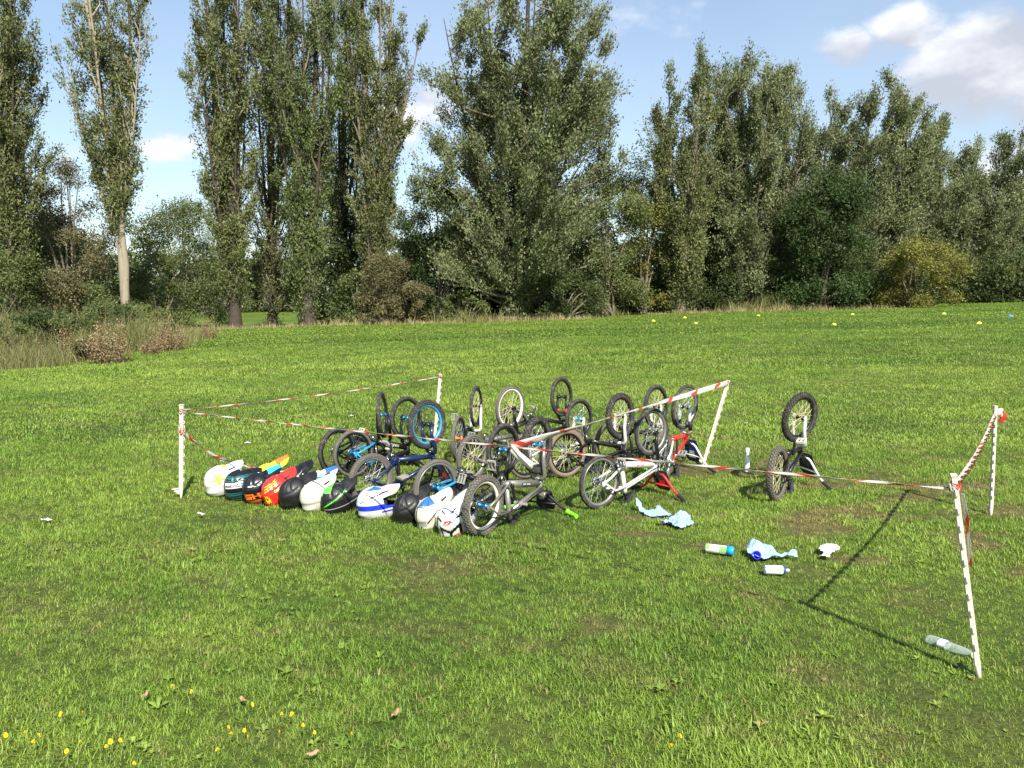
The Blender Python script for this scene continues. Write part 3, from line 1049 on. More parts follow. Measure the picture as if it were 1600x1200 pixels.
def dock_bush(label, u, Y, H, Rx, seed, n=2600):
    """dried dock: upright stalks crusted with brown seed"""
    rs = np.random.RandomState(seed)
    root = thing('dock_bush', at(u, Y), 0, label, 'dry bush', 'dried brown dock bushes at the left field edge')
    paths, C = [], []
    for i in range(46):
        a = rs.uniform(0, 6.283)
        r = Rx * math.sqrt(rs.rand())
        top = np.array([math.cos(a) * r * 1.15, math.sin(a) * r * 1.15, H * rs.uniform(.35, 1.2) * (1 - .2 * (r / Rx) ** 2)])
        b = np.array([top[0] * .8, top[1] * .8, 0])
        k = np.linspace(0, 1, 4)[:, None]
        P = b + (top - b) * k + rs.normal(0, .03, (4, 3)) * k
        paths.append((P, .009 * (1.2 - k[:, 0])))
        s = rs.uniform(.12, 1.05, n // 46)[:, None]
        C.append(b + (top - b) * s + rs.normal(0, .055, (n // 46, 3)) * rs.uniform(.6, 1.6))
    C = np.concatenate(C)
    C[:, 2] = np.maximum(C[:, 2], .04)
    V, F, tt = leaf_quads(rs, C, .062)
    sV, sF = tubes_np(paths, 4)
    link('stalks', np_mesh('stalks', sV, sF, mat('dock_stalk', (.13, .075, .04), .8), None, True), root)
    link('seed_heads', np_mesh('seed_heads', V, F, L_BROWN, {'tint': tt}), root)['kind'] = 'stuff'


dock_bush('large dried brown dock bush standing nearest on the mown edge', 172, 26.2, 1.25, .62, 1, 3600)
dock_bush('rounded dried brown dock bush behind and right of the largest one', 266, 32.5, 1.2, .62, 2, 3000)
dock_bush('low orange-brown dock clump left of the rounded dock bush', 238, 30.5, .6, .36, 3, 1100)
dock_bush('thin brown dock stalks left of the largest dock bush', 105, 28.0, 1.1, .22, 4, 700)
dock_bush('small brown dock plant in front of the far meadow', 325, 42, 1.1, .45, 5, 700)
# ------------------------------------------------------------------ shared paints
BLACK = mat('black_paint', (0.008, 0.008, 0.009), 0.4, coat=0.15, dirt=0.08, spec=0.35)
BLACKM = mat('matt_black', (0.018, 0.018, 0.019), 0.55, dirt=0.10)
WHITE = mat('white_paint', (0.60, 0.59, 0.56), 0.35, vary=0.05, dirt=0.10, coat=0.2)
SILVER = mat('silver_paint', (0.27, 0.26, 0.23), 0.38, metal=0.55, vary=0.10, dirt=0.12)
CHROME = mat('bright_steel', (0.62, 0.61, 0.58), 0.28, metal=1.0)
NAVY = mat('navy_paint', (0.007, 0.018, 0.080), 0.35, coat=0.3, dirt=0.06)
CYAN = mat('light_blue_paint', (0.03, 0.26, 0.55), 0.35, coat=0.2)
BLUEA = mat('blue_anodised', (0.015, 0.22, 0.55), 0.3, metal=0.5)
TEAL = mat('teal_anodised', (0.0, 0.28, 0.42), 0.35, metal=0.4)
RED = mat('red_paint', (0.66, 0.022, 0.02), 0.35, coat=0.3)
ORANGE = mat('orange_plastic', (0.85, 0.20, 0.02), 0.4)
LIME = mat('lime_rubber', (0.20, 0.75, 0.02), 0.55)
RUBBER = mat('tyre_rubber', (0.038, 0.038, 0.036), 0.8, spec=0.25, vary=0.3, scale=14, dirt=0.55)
RUBBERD = mat('tyre_rubber_dusty', (0.105, 0.098, 0.084), 0.85, spec=0.2, vary=0.25, scale=14, dirt=0.5)
RUBBERT = mat('tyre_rubber_tan', (0.20, 0.155, 0.115), 0.85, spec=0.2, vary=0.25, scale=14, dirt=0.4)
GRIPB = mat('grip_rubber', (0.02, 0.02, 0.02), 0.8)
GOLD = mat('cream_spokes', (0.72, 0.66, 0.36), 0.4, metal=0.2)
STEEL = mat('spoke_steel', (0.55, 0.55, 0.52), 0.35, metal=0.7)
DARKSP = mat('black_spokes', (0.03, 0.03, 0.03), 0.4, metal=0.3)
CREAM = mat('cream_rim', (0.72, 0.68, 0.56), 0.45, dirt=0.15)
PEDAL = mat('pedal_grey', (0.30, 0.29, 0.25), 0.5, dirt=0.2)
PEDALL = mat('pedal_cream', (0.60, 0.57, 0.45), 0.5, dirt=0.2)
SADDLE = mat('saddle_vinyl', (0.015, 0.015, 0.016), 0.5)
NAVYP = mat('navy_plate', (0.008, 0.022, 0.11), 0.4)
REDP = mat('red_plate', (0.70, 0.02, 0.02), 0.4)
YELLOWP = mat('yellow_plate', (0.85, 0.66, 0.03), 0.4)
PINKTXT = mat('pink_print', (0.62, 0.25, 0.25), 0.5)

# ------------------------------------------------------------------ wheels (shared meshes, unit radius = 1 scaled per bike)
WHEEL_CACHE = {}


def torus(mb, R, r, n=56, m=10, squash=1.0, mi=0):
    vs, fs = [], []
    for i in range(n):
        a = 2 * math.pi * i / n
        for j in range(m):
            b = 2 * math.pi * j / m
            rr = R + r * math.cos(b)
            vs.append((rr * math.cos(a), r * squash * math.sin(b), rr * math.sin(a)))
    for i in range(n):
        for j in range(m):
            i2, j2 = (i + 1) % n, (j + 1) % m
            fs.append((i * m + j, i * m + j2, i2 * m + j2, i2 * m + j))
    mb.raw(vs, fs, mi)


def tyre_mesh(kind):
    """axle along Y, outer radius 1"""
    key = 'tyre_' + kind
    if key in WHEEL_CACHE:
        return WHEEL_CACHE[key]
    mb = MB()
    fat = {'knob': .108, 'semi': .092, 'slick': .078}[kind]
    R0 = 1 - fat - (.018 if kind != 'slick' else 0)
    torus(mb, R0, fat, 60, 12, 1.02)
    if kind != 'slick':
        n, kh = (44, .034) if kind == 'knob' else (60, .018)
        for i in range(n):
            for row, (b, w) in enumerate(((0.0, .05), (.55, .042), (-.55, .042), (1.02, .038), (-1.02, .038))):
                a = 2 * math.pi * (i + (.5 if row in (1, 2) else 0)) / n
                er = Vector((math.cos(a), 0, math.sin(a)))
                ed = er * math.cos(b) + Vector((0, 1, 0)) * math.sin(b)
                et = Vector((-math.sin(a), 0, math.cos(a)))
                c = er * R0 + ed * (fat + kh * .35)
                rot = Matrix((et, ed.cross(et), ed)).transposed()
                mb.box(c, (.075 if kind == 'knob' else .055, w * 1.5, kh), rot)
    else:
        for b in (-.5, .5):       # two circumferential grooves' raised edges
            torus_r = R0 + fat * math.cos(b) * 1.0
            vs, fs = [], []
            n = 60
            for i in range(n):
                a = 2 * math.pi * i / n
                for (dr, dy) in ((.004, -.014), (.010, 0), (.004, .014)):
                    rr = torus_r + dr
                    vs.append((rr * math.cos(a), fat * 1.02 * math.sin(b) + dy, rr * math.sin(a)))
            for i in range(n):
                i2 = (i + 1) % n
                for j in range(2):
                    fs.append((i * 3 + j, i * 3 + j + 1, i2 * 3 + j + 1, i2 * 3 + j))
            mb.raw(vs, fs)
    me = mb.mesh(key, RUBBER)
    WHEEL_CACHE[key] = me
    return me


def simple_wheel_part(which):
    if which in WHEEL_CACHE:
        return WHEEL_CACHE[which]
    mb = MB()
    if which.startswith('rim'):
        ro = {'rim_knob': .80, 'rim_semi': .83, 'rim_slick': .868}[which]
        mb.lathe([(ro - .03, -.058), (ro, -.060), (ro, .060), (ro - .03, .058), (ro - .085, .036), (ro - .085, -.036), (ro - .03, -.058)], 60, 'Y')
    elif which == 'hub':
        mb.lathe([(.001, -.20), (.035, -.20), (.035, -.15), (.095, -.145), (.095, -.125), (.05, -.115), (.045, 0), (.05, .115), (.095, .125), (.095, .145), (.035, .15), (.035, .20), (.001, .20)], 16, 'Y')
    elif which == 'spokes':
        n = 32
        for i in range(n):
            side = 1 if i % 2 else -1
            a1 = 2 * math.pi * i / n
            a0 = a1 + (1.25 if (i // 2) % 2 else -1.25)
            mb.tube([(.09 * math.cos(a0), side * .135, .09 * math.sin(a0)), (.78 * math.cos(a1), side * .012, .78 * math.sin(a1))], .0068, 3, caps=False)
    elif which == 'cog':
        mb.lathe([(.04, -.16), (.17, -.16), (.175, -.168), (.17, -.176), (.04, -.176)], 20, 'Y')
    me = mb.mesh(which, STEEL)
    WHEEL_CACHE[which] = me
    return me


def own_mat(o, m):
    """material on the object, so that the mesh can be shared"""
    o.material_slots[0].link = 'OBJECT'
    o.material_slots[0].material = m


def add_wheel(parent, mtx, r, kind, tm, rm, hm, sm, rear):
    w = link('wheel', None, parent)
    w.empty_display_size = .1
    w.matrix_local = mtx @ Matrix.Scale(r, 4)
    for nm, me, m in (('tyre', tyre_mesh(kind), tm), ('rim', simple_wheel_part('rim_' + kind), rm), ('hub', simple_wheel_part('hub'), hm), ('spokes', simple_wheel_part('spokes'), sm)):
        own_mat(link(nm, me, w), m)
    if rear:
        own_mat(link('sprocket', simple_wheel_part('cog'), w), CHROME)
    return w


# ------------------------------------------------------------------ bikes, all standing upside down
def bike(label, R, hd, pitch, W, r, rf, steer=0, frame=BLACK, rear=None, fork=BLACK, bars=BLACK, grip=GRIPB, plate=BLACKM, plate_mark=None, tyr='slick', tyf='slick',
         tmr=RUBBERD, tmf=RUBBER, rim=BLACK, rimf=None, hub=BLACK, hubf=None, spk=DARKSP, spkf=None, crank=BLACK, pedal=PEDAL, crank_a=1.1, text=None, text_m=WHITE, fat=1.0, fork_low=None,
         saddle_m=SADDLE, ring=CHROME, decal=None):
    root = thing('bmx_bike', (R[0], R[1], 0), R_(hd), label, 'bicycle', 'bikes parked upside down')
    al = R_(pitch)
    ca, sa = math.cos(al), math.sin(al)
    s = W / 0.90                                       # frame scale against a 0.90 m wheelbase

    def X(p):
        """upright bike coordinates (forward, left, up; origin at the rear axle) -> root space, upside down"""
        p = Vector(p)
        return Vector((p.x * ca + p.z * sa, -p.y, R[2] + p.x * sa - p.z * ca))
    HA = R_(73)
    ax = Vector((-math.cos(HA), 0, math.sin(HA)))      # steering axis, upwards in the upright bike
    fa = Vector((W, 0, 0))                             # front axle
    fwd = Vector((math.sin(HA), 0, math.cos(HA)))
    crown = fa - fwd * .035 * s + ax * (rf + .045)
    ht0 = crown + ax * .018
    ht1 = ht0 + ax * .105 * s
    bb = Vector((.345 * s, 0, .035 * s))
    st = bb + Vector((-.085 * s, 0, .27 * s))
    # steering about the axis
    piv = X(ht0)
    axr = (X(ht1) - X(ht0)).normalized()
    SR = Matrix.Translation(piv) @ Matrix.Rotation(-R_(steer), 4, axr) @ Matrix.Translation(-piv)
    S = lambda p: SR @ X(p)
    y_ = lambda p, y: Vector((p[0], y, p[2] if len(p) > 2 else 0))
    # --- frame
    mb = MB()
    tr = .019 * fat
    mb.tube([X(ht0), X(ht1)], .024 * fat, 12)
    mb.tube([X(bb), X(st), X(st + (st - bb).normalized() * .03)], tr * .9, 10)
    dt0, dt1 = bb + Vector((.01, 0, .005)), ht0 + ax * .025 * s
    mb.tube([X(dt0), X(dt0.lerp(dt1, .5)), X(dt1)], [tr * 1.15, tr * 1.3, tr * 1.15], 10)
    mb.tube([X(st + Vector((0, 0, -.02))), X(ht1 - ax * .02)], tr * 1.0, 10)
    a_, b_ = X(bb + Vector((0, .036, 0))), X(bb + Vector((0, -.036, 0)))
    mb.tube([a_, b_], .026, 12)
    fr = mb.build('frame', frame, root)
    mb = MB()
    for sg in (-1, 1):
        mb.tube([X(bb + Vector((-.02, sg * .02, 0))), X((.10 * s, sg * .055, .012)), X((0, sg * .060, 0))], [.012, .011, .009], 8)
        mb.tube([X(st + Vector((0, sg * .012, -.03))), X((.09 * s, sg * .052, .17 * s)), X((0, sg * .060, 0))], [.010, .010, .008], 8)
        mb.box(X((-.005, sg * .060, 0)), (.05, .006, .035), Matrix.Rotation(-al, 3, 'Y'))
    mb.tube([X((.14 * s, -.05, .235 * s)), X((.14 * s, .05, .235 * s))], .009, 6)
    mb.build('rear_triangle', rear or frame, root)
    # --- fork (turned)
    mb = MB()
    mb.tube([S(ht0 - ax * .004), S(crown - ax * .012)], .021, 10)
    lowm = fork_low or fork
    for sg in (-1, 1):
        o = sg * .062
        mb.tube([S(crown + ax * .004), S(crown + Vector((0, o * .75, 0)) - ax * .006), S(crown + Vector((0, o, 0)) - ax * .035), S((crown - ax * .17) + Vector((0, o, 0))),
                 S(y_(fa + ax * .012, o))], [.019, .019, .0185, .017, .013], 10)
        mb.box(S(y_(fa, o)), (.035, .008, .04), (SR.to_3x3() @ Matrix.Rotation(-al, 3, 'Y')))
    fk = mb.build('fork', fork, root)
    if fork_low:
        mb = MB()
        for sg in (-1, 1):
            o = sg * .062
            mb.tube([S((crown - ax * .04) + Vector((0, o, 0))), S((crown - ax * .145) + Vector((0, o, 0)))], .0215, 10)
        mb.build('fork_sleeve', fork_low, fk)
    # --- wheels
    ey = X((0, 1, 0)) - X((0, 0, 0))
    ex = X((1, 0, 0)) - X((0, 0, 0))
    ez = X((0, 0, 1)) - X((0, 0, 0))
    M0 = Matrix((ex, ey, ez)).transposed().to_4x4()
    Mr = Matrix.Translation(X((0, 0, 0))) @ M0
    Mf = SR @ Matrix.Translation(X(fa)) @ M0
    spin = random.Random(label).uniform(0, 1)
    add_wheel(root, Mr @ Matrix.Rotation(spin, 4, 'Y'), r, tyr, tmr, rim, hub, spk, True)
    add_wheel(root, Mf @ Matrix.Rotation(spin * 2, 4, 'Y'), rf, tyf, tmf, rimf or rim, hubf or hub, spkf or spk, False)
    # --- stem and handlebar; the rise is set so that the grips rest on the turf
    sc = ht1 + ax * .045
    clamp = sc + fwd * .045

    def bar_pts(rise, sg):
        c = clamp
        return [c, c + Vector((0, sg * .05, 0)), c + Vector((0, sg * .075, 0)) + ax * .02, c + Vector((0, sg * .17, 0)) + ax * rise * .88 - fwd * .01,
                c + Vector((0, sg * .195, 0)) + ax * rise - fwd * .012, c + Vector((0, sg * .225, 0)) + ax * (rise + .012) - fwd * .02, c + Vector((0, sg * .33, 0)) + ax * (rise + .018) - fwd * .075]
    low = lambda rise: min(S(bar_pts(rise, sg)[-1]).z for sg in (-1, 1))
    l0, l1 = low(.1), low(.2)
    rise = .1 + (l0 - .022) / (l0 - l1) * .1
    rise = max(.02, min(.34, rise))
    mb = MB()
    mb.tube([S(ht1), S(sc)], .017, 10)
    mb.box(S(sc.lerp(clamp, .5)), (.05, .045, .04), SR.to_3x3() @ Matrix.Rotation(-al, 3, 'Y'))
    mb.tube([S(clamp + Vector((0, -.03, 0))), S(clamp + Vector((0, .03, 0)))], .022, 10)
    mb.build('stem', fork if fork is not WHITE else BLACK, root)
    mb = MB()
    for sg in (-1, 1):
        mb.tube([S(p) for p in bar_pts(rise, sg)], .0115, 8)
    if rise > .10:
        mb.tube([S(bar_pts(rise, -1)[3].lerp(bar_pts(rise, -1)[2], .3)), S(bar_pts(rise, 1)[3].lerp(bar_pts(rise, 1)[2], .3))], .008, 8)
    hb = mb.build('handlebar', bars, root)
    for sg in (-1, 1):
        p5, p6 = bar_pts(rise, sg)[5:]
        mb = MB()
        mb.tube([S(p5), S(p5.lerp(p6, .04)), S(p5.lerp(p6, .08)), S(p6), S(p6 + (p6 - p5) * .04)], [.022, .022, .0165, .0165, .019], 12)
        mb.build('grip', grip, hb)
    p4, p5 = bar_pts(rise, -1)[4:6]
    mb = MB()
    b0 = p4.lerp(p5, .6)
    mb.tube([S(b0), S(b0 + fwd * .03), S(b0 + fwd * .045 + Vector((0, -.05, -.01))), S(b0 + fwd * .05 + Vector((0, -.10, -.012)))], [.012, .010, .007, .006], 8)
    mb.build('brake_lever', BLACKM, hb)
    # --- number plate in front of the bar
    if plate:
        pc = clamp + ax * (max(rise, .12) * .55) + fwd * .035
        hw, hh = .085, max(rise, .13) * .62
        out = [(-hw * .55, -hh), (hw * .55, -hh), (hw, -hh * .35), (hw * 1.05, hh * .5), (hw * .7, hh), (-hw * .7, hh), (-hw * 1.05, hh * .5), (-hw, -hh * .35)]
        mb = MB()
        vs = []
        for d in (0, .004):
            for (py, pz) in out:
                bow = .03 * (1 - (py / hw) ** 2)
                vs.append(S(pc + Vector((0, py, 0)) + ax * pz + fwd * (d + bow)))
        n = len(out)
        fs = [tuple(range(n)), tuple(reversed(range(n, 2 * n)))] + [(i, i + n, (i + 1) % n + n, (i + 1) % n) for i in range(n)]
        mb.raw(vs, fs, 0, False)
        pl = mb.build('number_plate', plate, root)
        if plate_mark:
            mb = MB()
            for d in (-.004, .036):
                vs = [S(pc + Vector((0, py, 0)) + ax * pz + fwd * d) for (py, pz) in ((-hw * .5, hh * .55), (hw * .5, hh * .55), (hw * .32, -hh * .1), (-hw * .32, -hh * .1))]
                mb.raw(vs, [(0, 1, 2, 3)], 0, False)
            mb.build('plate_panel', plate_mark, pl)
    # --- saddle and post
    sd = (st - bb).normalized()
    zlow = X(st + sd * .03).z
    sp = min(.16, max(.035, (zlow - .035) / max(.2, -(X(sd).z - X((0, 0, 0)).z))))
    top = st + sd * (.03 + sp)
    mb = MB()
    mb.tube([X(st), X(top)], .0125, 8)
    mb.tube([X(st + sd * .018), X(st + sd * .042)], .021, 10)
    mb.build('seat_post', BLACKM, root)
    mb = MB()
    secs = [(-.085, .058, .0), (-.06, .066, .006), (.0, .045, .002), (.06, .022, -.002), (.115, .016, -.004), (.13, .008, -.010)]
    vs, fs = [], []
    for (dx, hw, dz) in secs:
        for k in range(8):
            a = 2 * math.pi * k / 8
            vs.append(X(top + Vector((dx, hw * math.cos(a), dz + .014 + .014 * math.sin(a)))))
    for i in range(len(secs) - 1):
        for k in range(8):
            fs.append((i * 8 + k, i * 8 + (k + 1) % 8, (i + 1) * 8 + (k + 1) % 8, (i + 1) * 8 + k))
    fs += [tuple(range(8)), tuple(range((len(secs) - 1) * 8, len(secs) * 8))]
    mb.raw(vs, fs)
    mb.build('saddle', saddle_m, root)
    # --- cranks (drive side is the rider's right)
    mb = MB()
    rr = .062 * s + .01
    n = 28
    vs, fs = [], []
    for k in range(n):
        a = 2 * math.pi * k / n
        for (q, yy) in ((rr * 1.06 if k % 2 else rr, -.046), (rr * .82, -.046), (rr * .82, -.050), (rr * 1.06 if k % 2 else rr, -.050)):
            vs.append(X(bb + Vector((q * math.cos(a), yy, q * math.sin(a)))))
    for k in range(n):
        k2 = (k + 1) % n
        for j in range(4):
            fs.append((k * 4 + j, k * 4 + (j + 1) % 4, k2 * 4 + (j + 1) % 4, k2 * 4 + j))
    mb.raw(vs, fs, 0, False)
    for k in range(5):
        a = 2 * math.pi * k / 5 + .3
        mb.tube([X(bb + Vector((.012 * math.cos(a), -.048, .012 * math.sin(a)))), X(bb + Vector((rr * .86 * math.cos(a), -.048, rr * .86 * math.sin(a))))], .006, 5)
    mb.build('chainring', ring, root)
    for sg in (-1, 1):
        a = crank_a + (0 if sg < 0 else math.pi)
        d = Vector((math.cos(a), 0, math.sin(a)))
        p0, p1 = bb + Vector((0, sg * .058, 0)), bb + d * .155 * s + Vector((0, sg * .068, 0))
        mb = MB()
        mb.tube([X(p0 - d * .012), X(p0), X(p1), X(p1 + d * .012)], [.012, .0135, .011, .010], 8)
        cr = mb.build('crank_arm', crank, root)
        mb = MB()
        pc = p1 + Vector((0, sg * .055, 0))
        e = Vector((1, 0, 0))
        up = Vector((0, 0, 1))
        rot = Matrix((X(e) - X((0, 0, 0)), X((0, 1, 0)) - X((0, 0, 0)), X(up) - X((0, 0, 0)))).transposed() @ Matrix.Rotation(.5 * sg + crank_a, 3, 'Y')
        PT = lambda x, y, z: X(pc) + rot @ Vector((x, y, z))
        for xx in (-.036, .036):
            mb.box(PT(xx, 0, 0), (.010, .074, .017), rot)
        for yy in (-.034, 0, .034):
            mb.box(PT(0, yy, 0), (.066, .008, .015), rot)
        for xx in (-.036, .036):
            for yy in (-.03, -.01, .01, .03):
                mb.box(PT(xx, yy, 0), (.006, .006, .030), rot)
        mb.build('pedal', pedal, cr)
    # --- chain
    mb = MB()
    pts = []
    for k in range(9):
        a = math.pi / 2 - math.pi * k / 8
        pts.append(X(bb + Vector((rr * math.cos(a), -.048, rr * math.sin(a)))))
    for k in range(7):
        a = -math.pi / 2 - math.pi * k / 6
        pts.append(X((.04 * math.cos(a), -.048, .04 * math.sin(a))))
    mb.tube(pts + [pts[0]], .0055, 4)
    mb.build('chain', BLACKM, root)
    # --- brake cable looping from the lever to the rear brake
    mb = MB()
    lv = b0 + fwd * .03
    P = [S(lv), S(lv + fwd * .09 + Vector((0, .04, 0)) - ax * .03), S(clamp + fwd * .10 + Vector((0, -.02, 0)) + ax * .02), X(ht1 + Vector((.03, .03, -.03))), X(ht1.lerp(st, .4) + Vector((0, .02, -.03))),
         X(st + Vector((0, .02, -.03))), X((.15 * s, .02, .22 * s))]
    # smooth with Catmull-Rom
    Q = []
    for i in range(len(P) - 1):
        a0, a1, a2, a3 = P[max(i - 1, 0)], P[i], P[i + 1], P[min(i + 2, len(P) - 1)]
        for k in range(5):
            t_ = k / 5
            Q.append(.5 * ((2 * a1) + (a2 - a0) * t_ + (2 * a0 - 5 * a1 + 4 * a2 - a3) * t_ ** 2 + (3 * a1 - a0 - 3 * a2 + a3) * t_ ** 3))
    Q.append(P[-1])
    mb.tube(Q, .0033, 5)
    mb.build('brake_cable', BLACKM, root)
    mb = MB()
    for sg in (-1, 1):
        mb.tube([X((.12 * s, sg * .045, .20 * s)), X((.155 * s, sg * .046, .235 * s)), X((.175 * s, sg * .03, .275 * s))], .009, 6)
    mb.build('rear_brake', BLACKM, root)
    # --- print on the down tube
    if text:
        for sg in (1, -1):
            cu = bpy.data.curves.new('lettering', 'FONT')
            cu.body = text
            cu.size = .052 * s
            cu.align_x = 'CENTER'
            cu.align_y = 'CENTER'
            cu.extrude = .0004
            cu.materials.append(text_m)
            tmp = link('lettering_source', cu)
            me = bpy.data.meshes.new_from_object(tmp)
            bpy.data.objects.remove(tmp)
            to = link('lettering', me, fr)
            d = (X(dt1) - X(dt0)).normalized()
            if sg > 0:                              # left side of the upright bike reads rear to front reversed
                d = -d
            nrm = X((0, sg, 0)) - X((0, 0, 0))
            upv = nrm.cross(d)
            c = X(dt0.lerp(dt1, .52)) + nrm * (tr * 1.3 + .0015)
            to.matrix_local = Matrix.Translation(c) @ Matrix((d, upv, nrm)).transposed().to_4x4()
    if decal:                                       # worn print: a band of small illegible marks
        d = (X(dt1) - X(dt0)).normalized()
        for sg in (1, -1):
            nrm = X((0, sg, 0)) - X((0, 0, 0))
            upv = nrm.cross(d)
            rot = Matrix((d, upv, nrm)).transposed()
            c = X(dt0.lerp(dt1, .5)) + nrm * (tr * 1.3 + .0005)
            rr_ = random.Random(7)
            if decal[0]:
                MB().box(c, (.115, .024, .002), rot).build('decal', decal[0], fr)
            mb = MB()
            for k in range(8):
                if k != 3:
                    mb.box(c + d * (k - 3.5) * .0125 + nrm * .001 + upv * rr_.uniform(-.001, .001), (.008, .011 if k % 2 else .013, .002), rot)
            mb.build('print_marks', decal[1], fr)
    return root


bike('silver bike standing upside down nearest the camera with lime grips', (-.214, 5.841, .230), 53.9, 26.6, .80, .229, .234, 6, frame=SILVER, fork=SILVER, grip=LIME, tyr='knob', tyf='knob',
     tmr=RUBBERD, tmf=RUBBER, rim=CREAM, rimf=BLACK, hub=BLUEA, spk=DARKSP, spkf=STEEL, crank=BLACK, crank_a=-1.25, decal=(BLACKM, WHITE), fat=1.25, ring=CHROME)
bike('white upside-down bike with red handlebar and black fork', (.741, 6.652, .230), 38.8, 29.4, .74, .233, .215, 0, frame=WHITE, fork=BLACK, bars=RED, plate=BLACKM, plate_mark=REDP, tmr=RUBBER, tmf=RUBBER,
     rim=SILVER, spk=STEEL, crank=WHITE, crank_a=.9, decal=(None, PINKTXT), fat=1.15)
bike('lone upside-down black bike with white fork standing apart', (2.341, 6.944, .240), 54.4, 36.6, .73, .243, .239, -22, frame=BLACK, fork=WHITE, bars=WHITE, tyr='knob', tyf='knob', tmr=RUBBERD, tmf=RUBBER,
     rim=BLACK, hub=BLACK, spk=GOLD, crank=BLACK, crank_a=2.3, pedal=PEDALL)
bike('black upside-down bike with light blue stays behind the helmets', (-.607, 6.325, .255), 44.5, 15.8, .78, .232, .233, 10, frame=BLACK, rear=CYAN, fork=BLACK, hub=BLUEA, rim=SILVER, rimf=BLACK, spk=DARKSP, crank_a=.4, tmr=RUBBERD, tmf=RUBBER)
bike('navy blue upside-down bike with bright blue front rim', (-1.203, 6.727, .230), 44.7, 34.3, .74, .230, .222, 3, frame=NAVY, fork=NAVY, plate=BLACKM, plate_mark=REDP, tyr='semi', tyf='knob', tmr=RUBBERD, tmf=RUBBER,
     rim=SILVER, rimf=CYAN, spk=STEEL, spkf=DARKSP, crank_a=-.9)
bike('black upside-down bike with white lettering behind the navy one', (-1.579, 7.856, .255), 47.0, 22.5, .74, .236, .229, 6, frame=BLACK, rear=CYAN, fork=BLACK, hub=BLUEA, rim=BLACK, spk=DARKSP, crank_a=-1.9, pedal=PEDALL, text='HARO', fat=1.35, tmr=RUBBERD)
bike('leftmost upside-down bike, its front wheel turned edge-on', (-1.761, 7.963, .255), 53.2, 24.6, .72, .239, .248, 36, frame=BLACK, rear=BLACK, fork=BLACK, hub=BLUEA, rim=BLACK, spk=DARKSP, crank_a=.2, tmr=RUBBER)
bike('silver upside-down bike with white front rim and cream spokes', (-.390, 7.750, .230), 53.9, 34.5, .76, .233, .226, -4, frame=SILVER, fork=BLACK, rim=SILVER, rimf=CREAM, spk=GOLD, crank_a=-2.2, plate_mark=REDP, tmr=RUBBERD, tmf=RUBBERD)
bike('upside-down bike seen end-on with white fork and orange hub', (-.586, 8.723, .260), 77.2, 20.4, .77, .255, .243, 0, frame=BLACK, fork=WHITE, rim=BLACK, hub=ORANGE, hubf=BLACK, spk=STEEL, spkf=GOLD, crank_a=-1.5, tmr=RUBBERD)
bike('white upside-down bike with teal front hub in mid group', (.139, 7.772, .245), 37.1, 23.5, .76, .227, .212, 8, frame=WHITE, fork=WHITE, rim=BLACK, hub=CHROME, hubf=TEAL, spk=STEEL, crank_a=.5, plate=NAVYP)
bike('black upside-down bike at the back with red fork sleeves', (0.0, 9.591, .250), 26.4, 25.8, .78, .240, .245, 28, frame=BLACK, fork=BLACK, fork_low=RED, rim=BLACK, spk=DARKSP, crank_a=-.5)
bike('black upside-down bike with white fork and tan knobbly rear tyre', (.541, 7.856, .255), 34.0, 24.1, .78, .242, .240, 14, frame=BLACK, fork=WHITE, tyr='semi', tyf='knob', tmr=RUBBERT, tmf=RUBBER, rim=BLACK, hub=BLACK, spk=GOLD, grip=LIME, crank_a=-1.2, plate_mark=NAVYP)
bike('black upside-down bike with white fork at the rear right', (1.065, 8.489, .250), 35.4, 27.1, .76, .234, .243, 13, frame=BLACK, fork=WHITE, rim=BLACK, spk=GOLD, crank_a=2.2, grip=GRIPB)
bike('red and white upside-down bike leaning by the slanting post', (1.457, 7.645, .250), 58.8, 35.4, .74, .262, .230, -15, frame=RED, rear=WHITE, fork=WHITE, fork_low=BLACKM, bars=WHITE, plate=NAVYP, plate_mark=WHITE, rim=SILVER, spk=STEEL, crank_a=-.7, tmr=RUBBERD)
# ------------------------------------------------------------------ helmets
def hm(name, col, rough=0.3, coat=0.5, dirt=0.05):
    return mat('helmet_' + name, col, rough, vary=0.04, coat=coat, dirt=dirt, scale=18)


HW = hm('white', (0.62, 0.62, 0.60))
HCREAM = hm('cream', (0.60, 0.56, 0.46), dirt=0.2)
HBLACK = hm('gloss_black', (0.007, 0.007, 0.009), 0.3, 0.35, 0.03)
HMATT = hm('matt_black', (0.008, 0.008, 0.009), 0.5, 0.05, 0.03)
HYEL = hm('yellow', (0.88, 0.80, 0.03))
HORA = hm('orange', (0.90, 0.16, 0.02))
HRED = hm('red', (0.78, 0.028, 0.02))
HGRN = hm('green', (0.12, 0.72, 0.06))
HTEAL = hm('dark_teal', (0.01, 0.14, 0.13))
HCYAN = hm('cyan', (0.03, 0.50, 0.82))
HBLUE = hm('blue', (0.015, 0.04, 0.62))
HMIDB = hm('denim_blue', (0.03, 0.12, 0.34))
HGREY = hm('grey', (0.33, 0.33, 0.32))
PAD = mat('helmet_padding', (0.018, 0.018, 0.02), 0.9, bump=0.3)


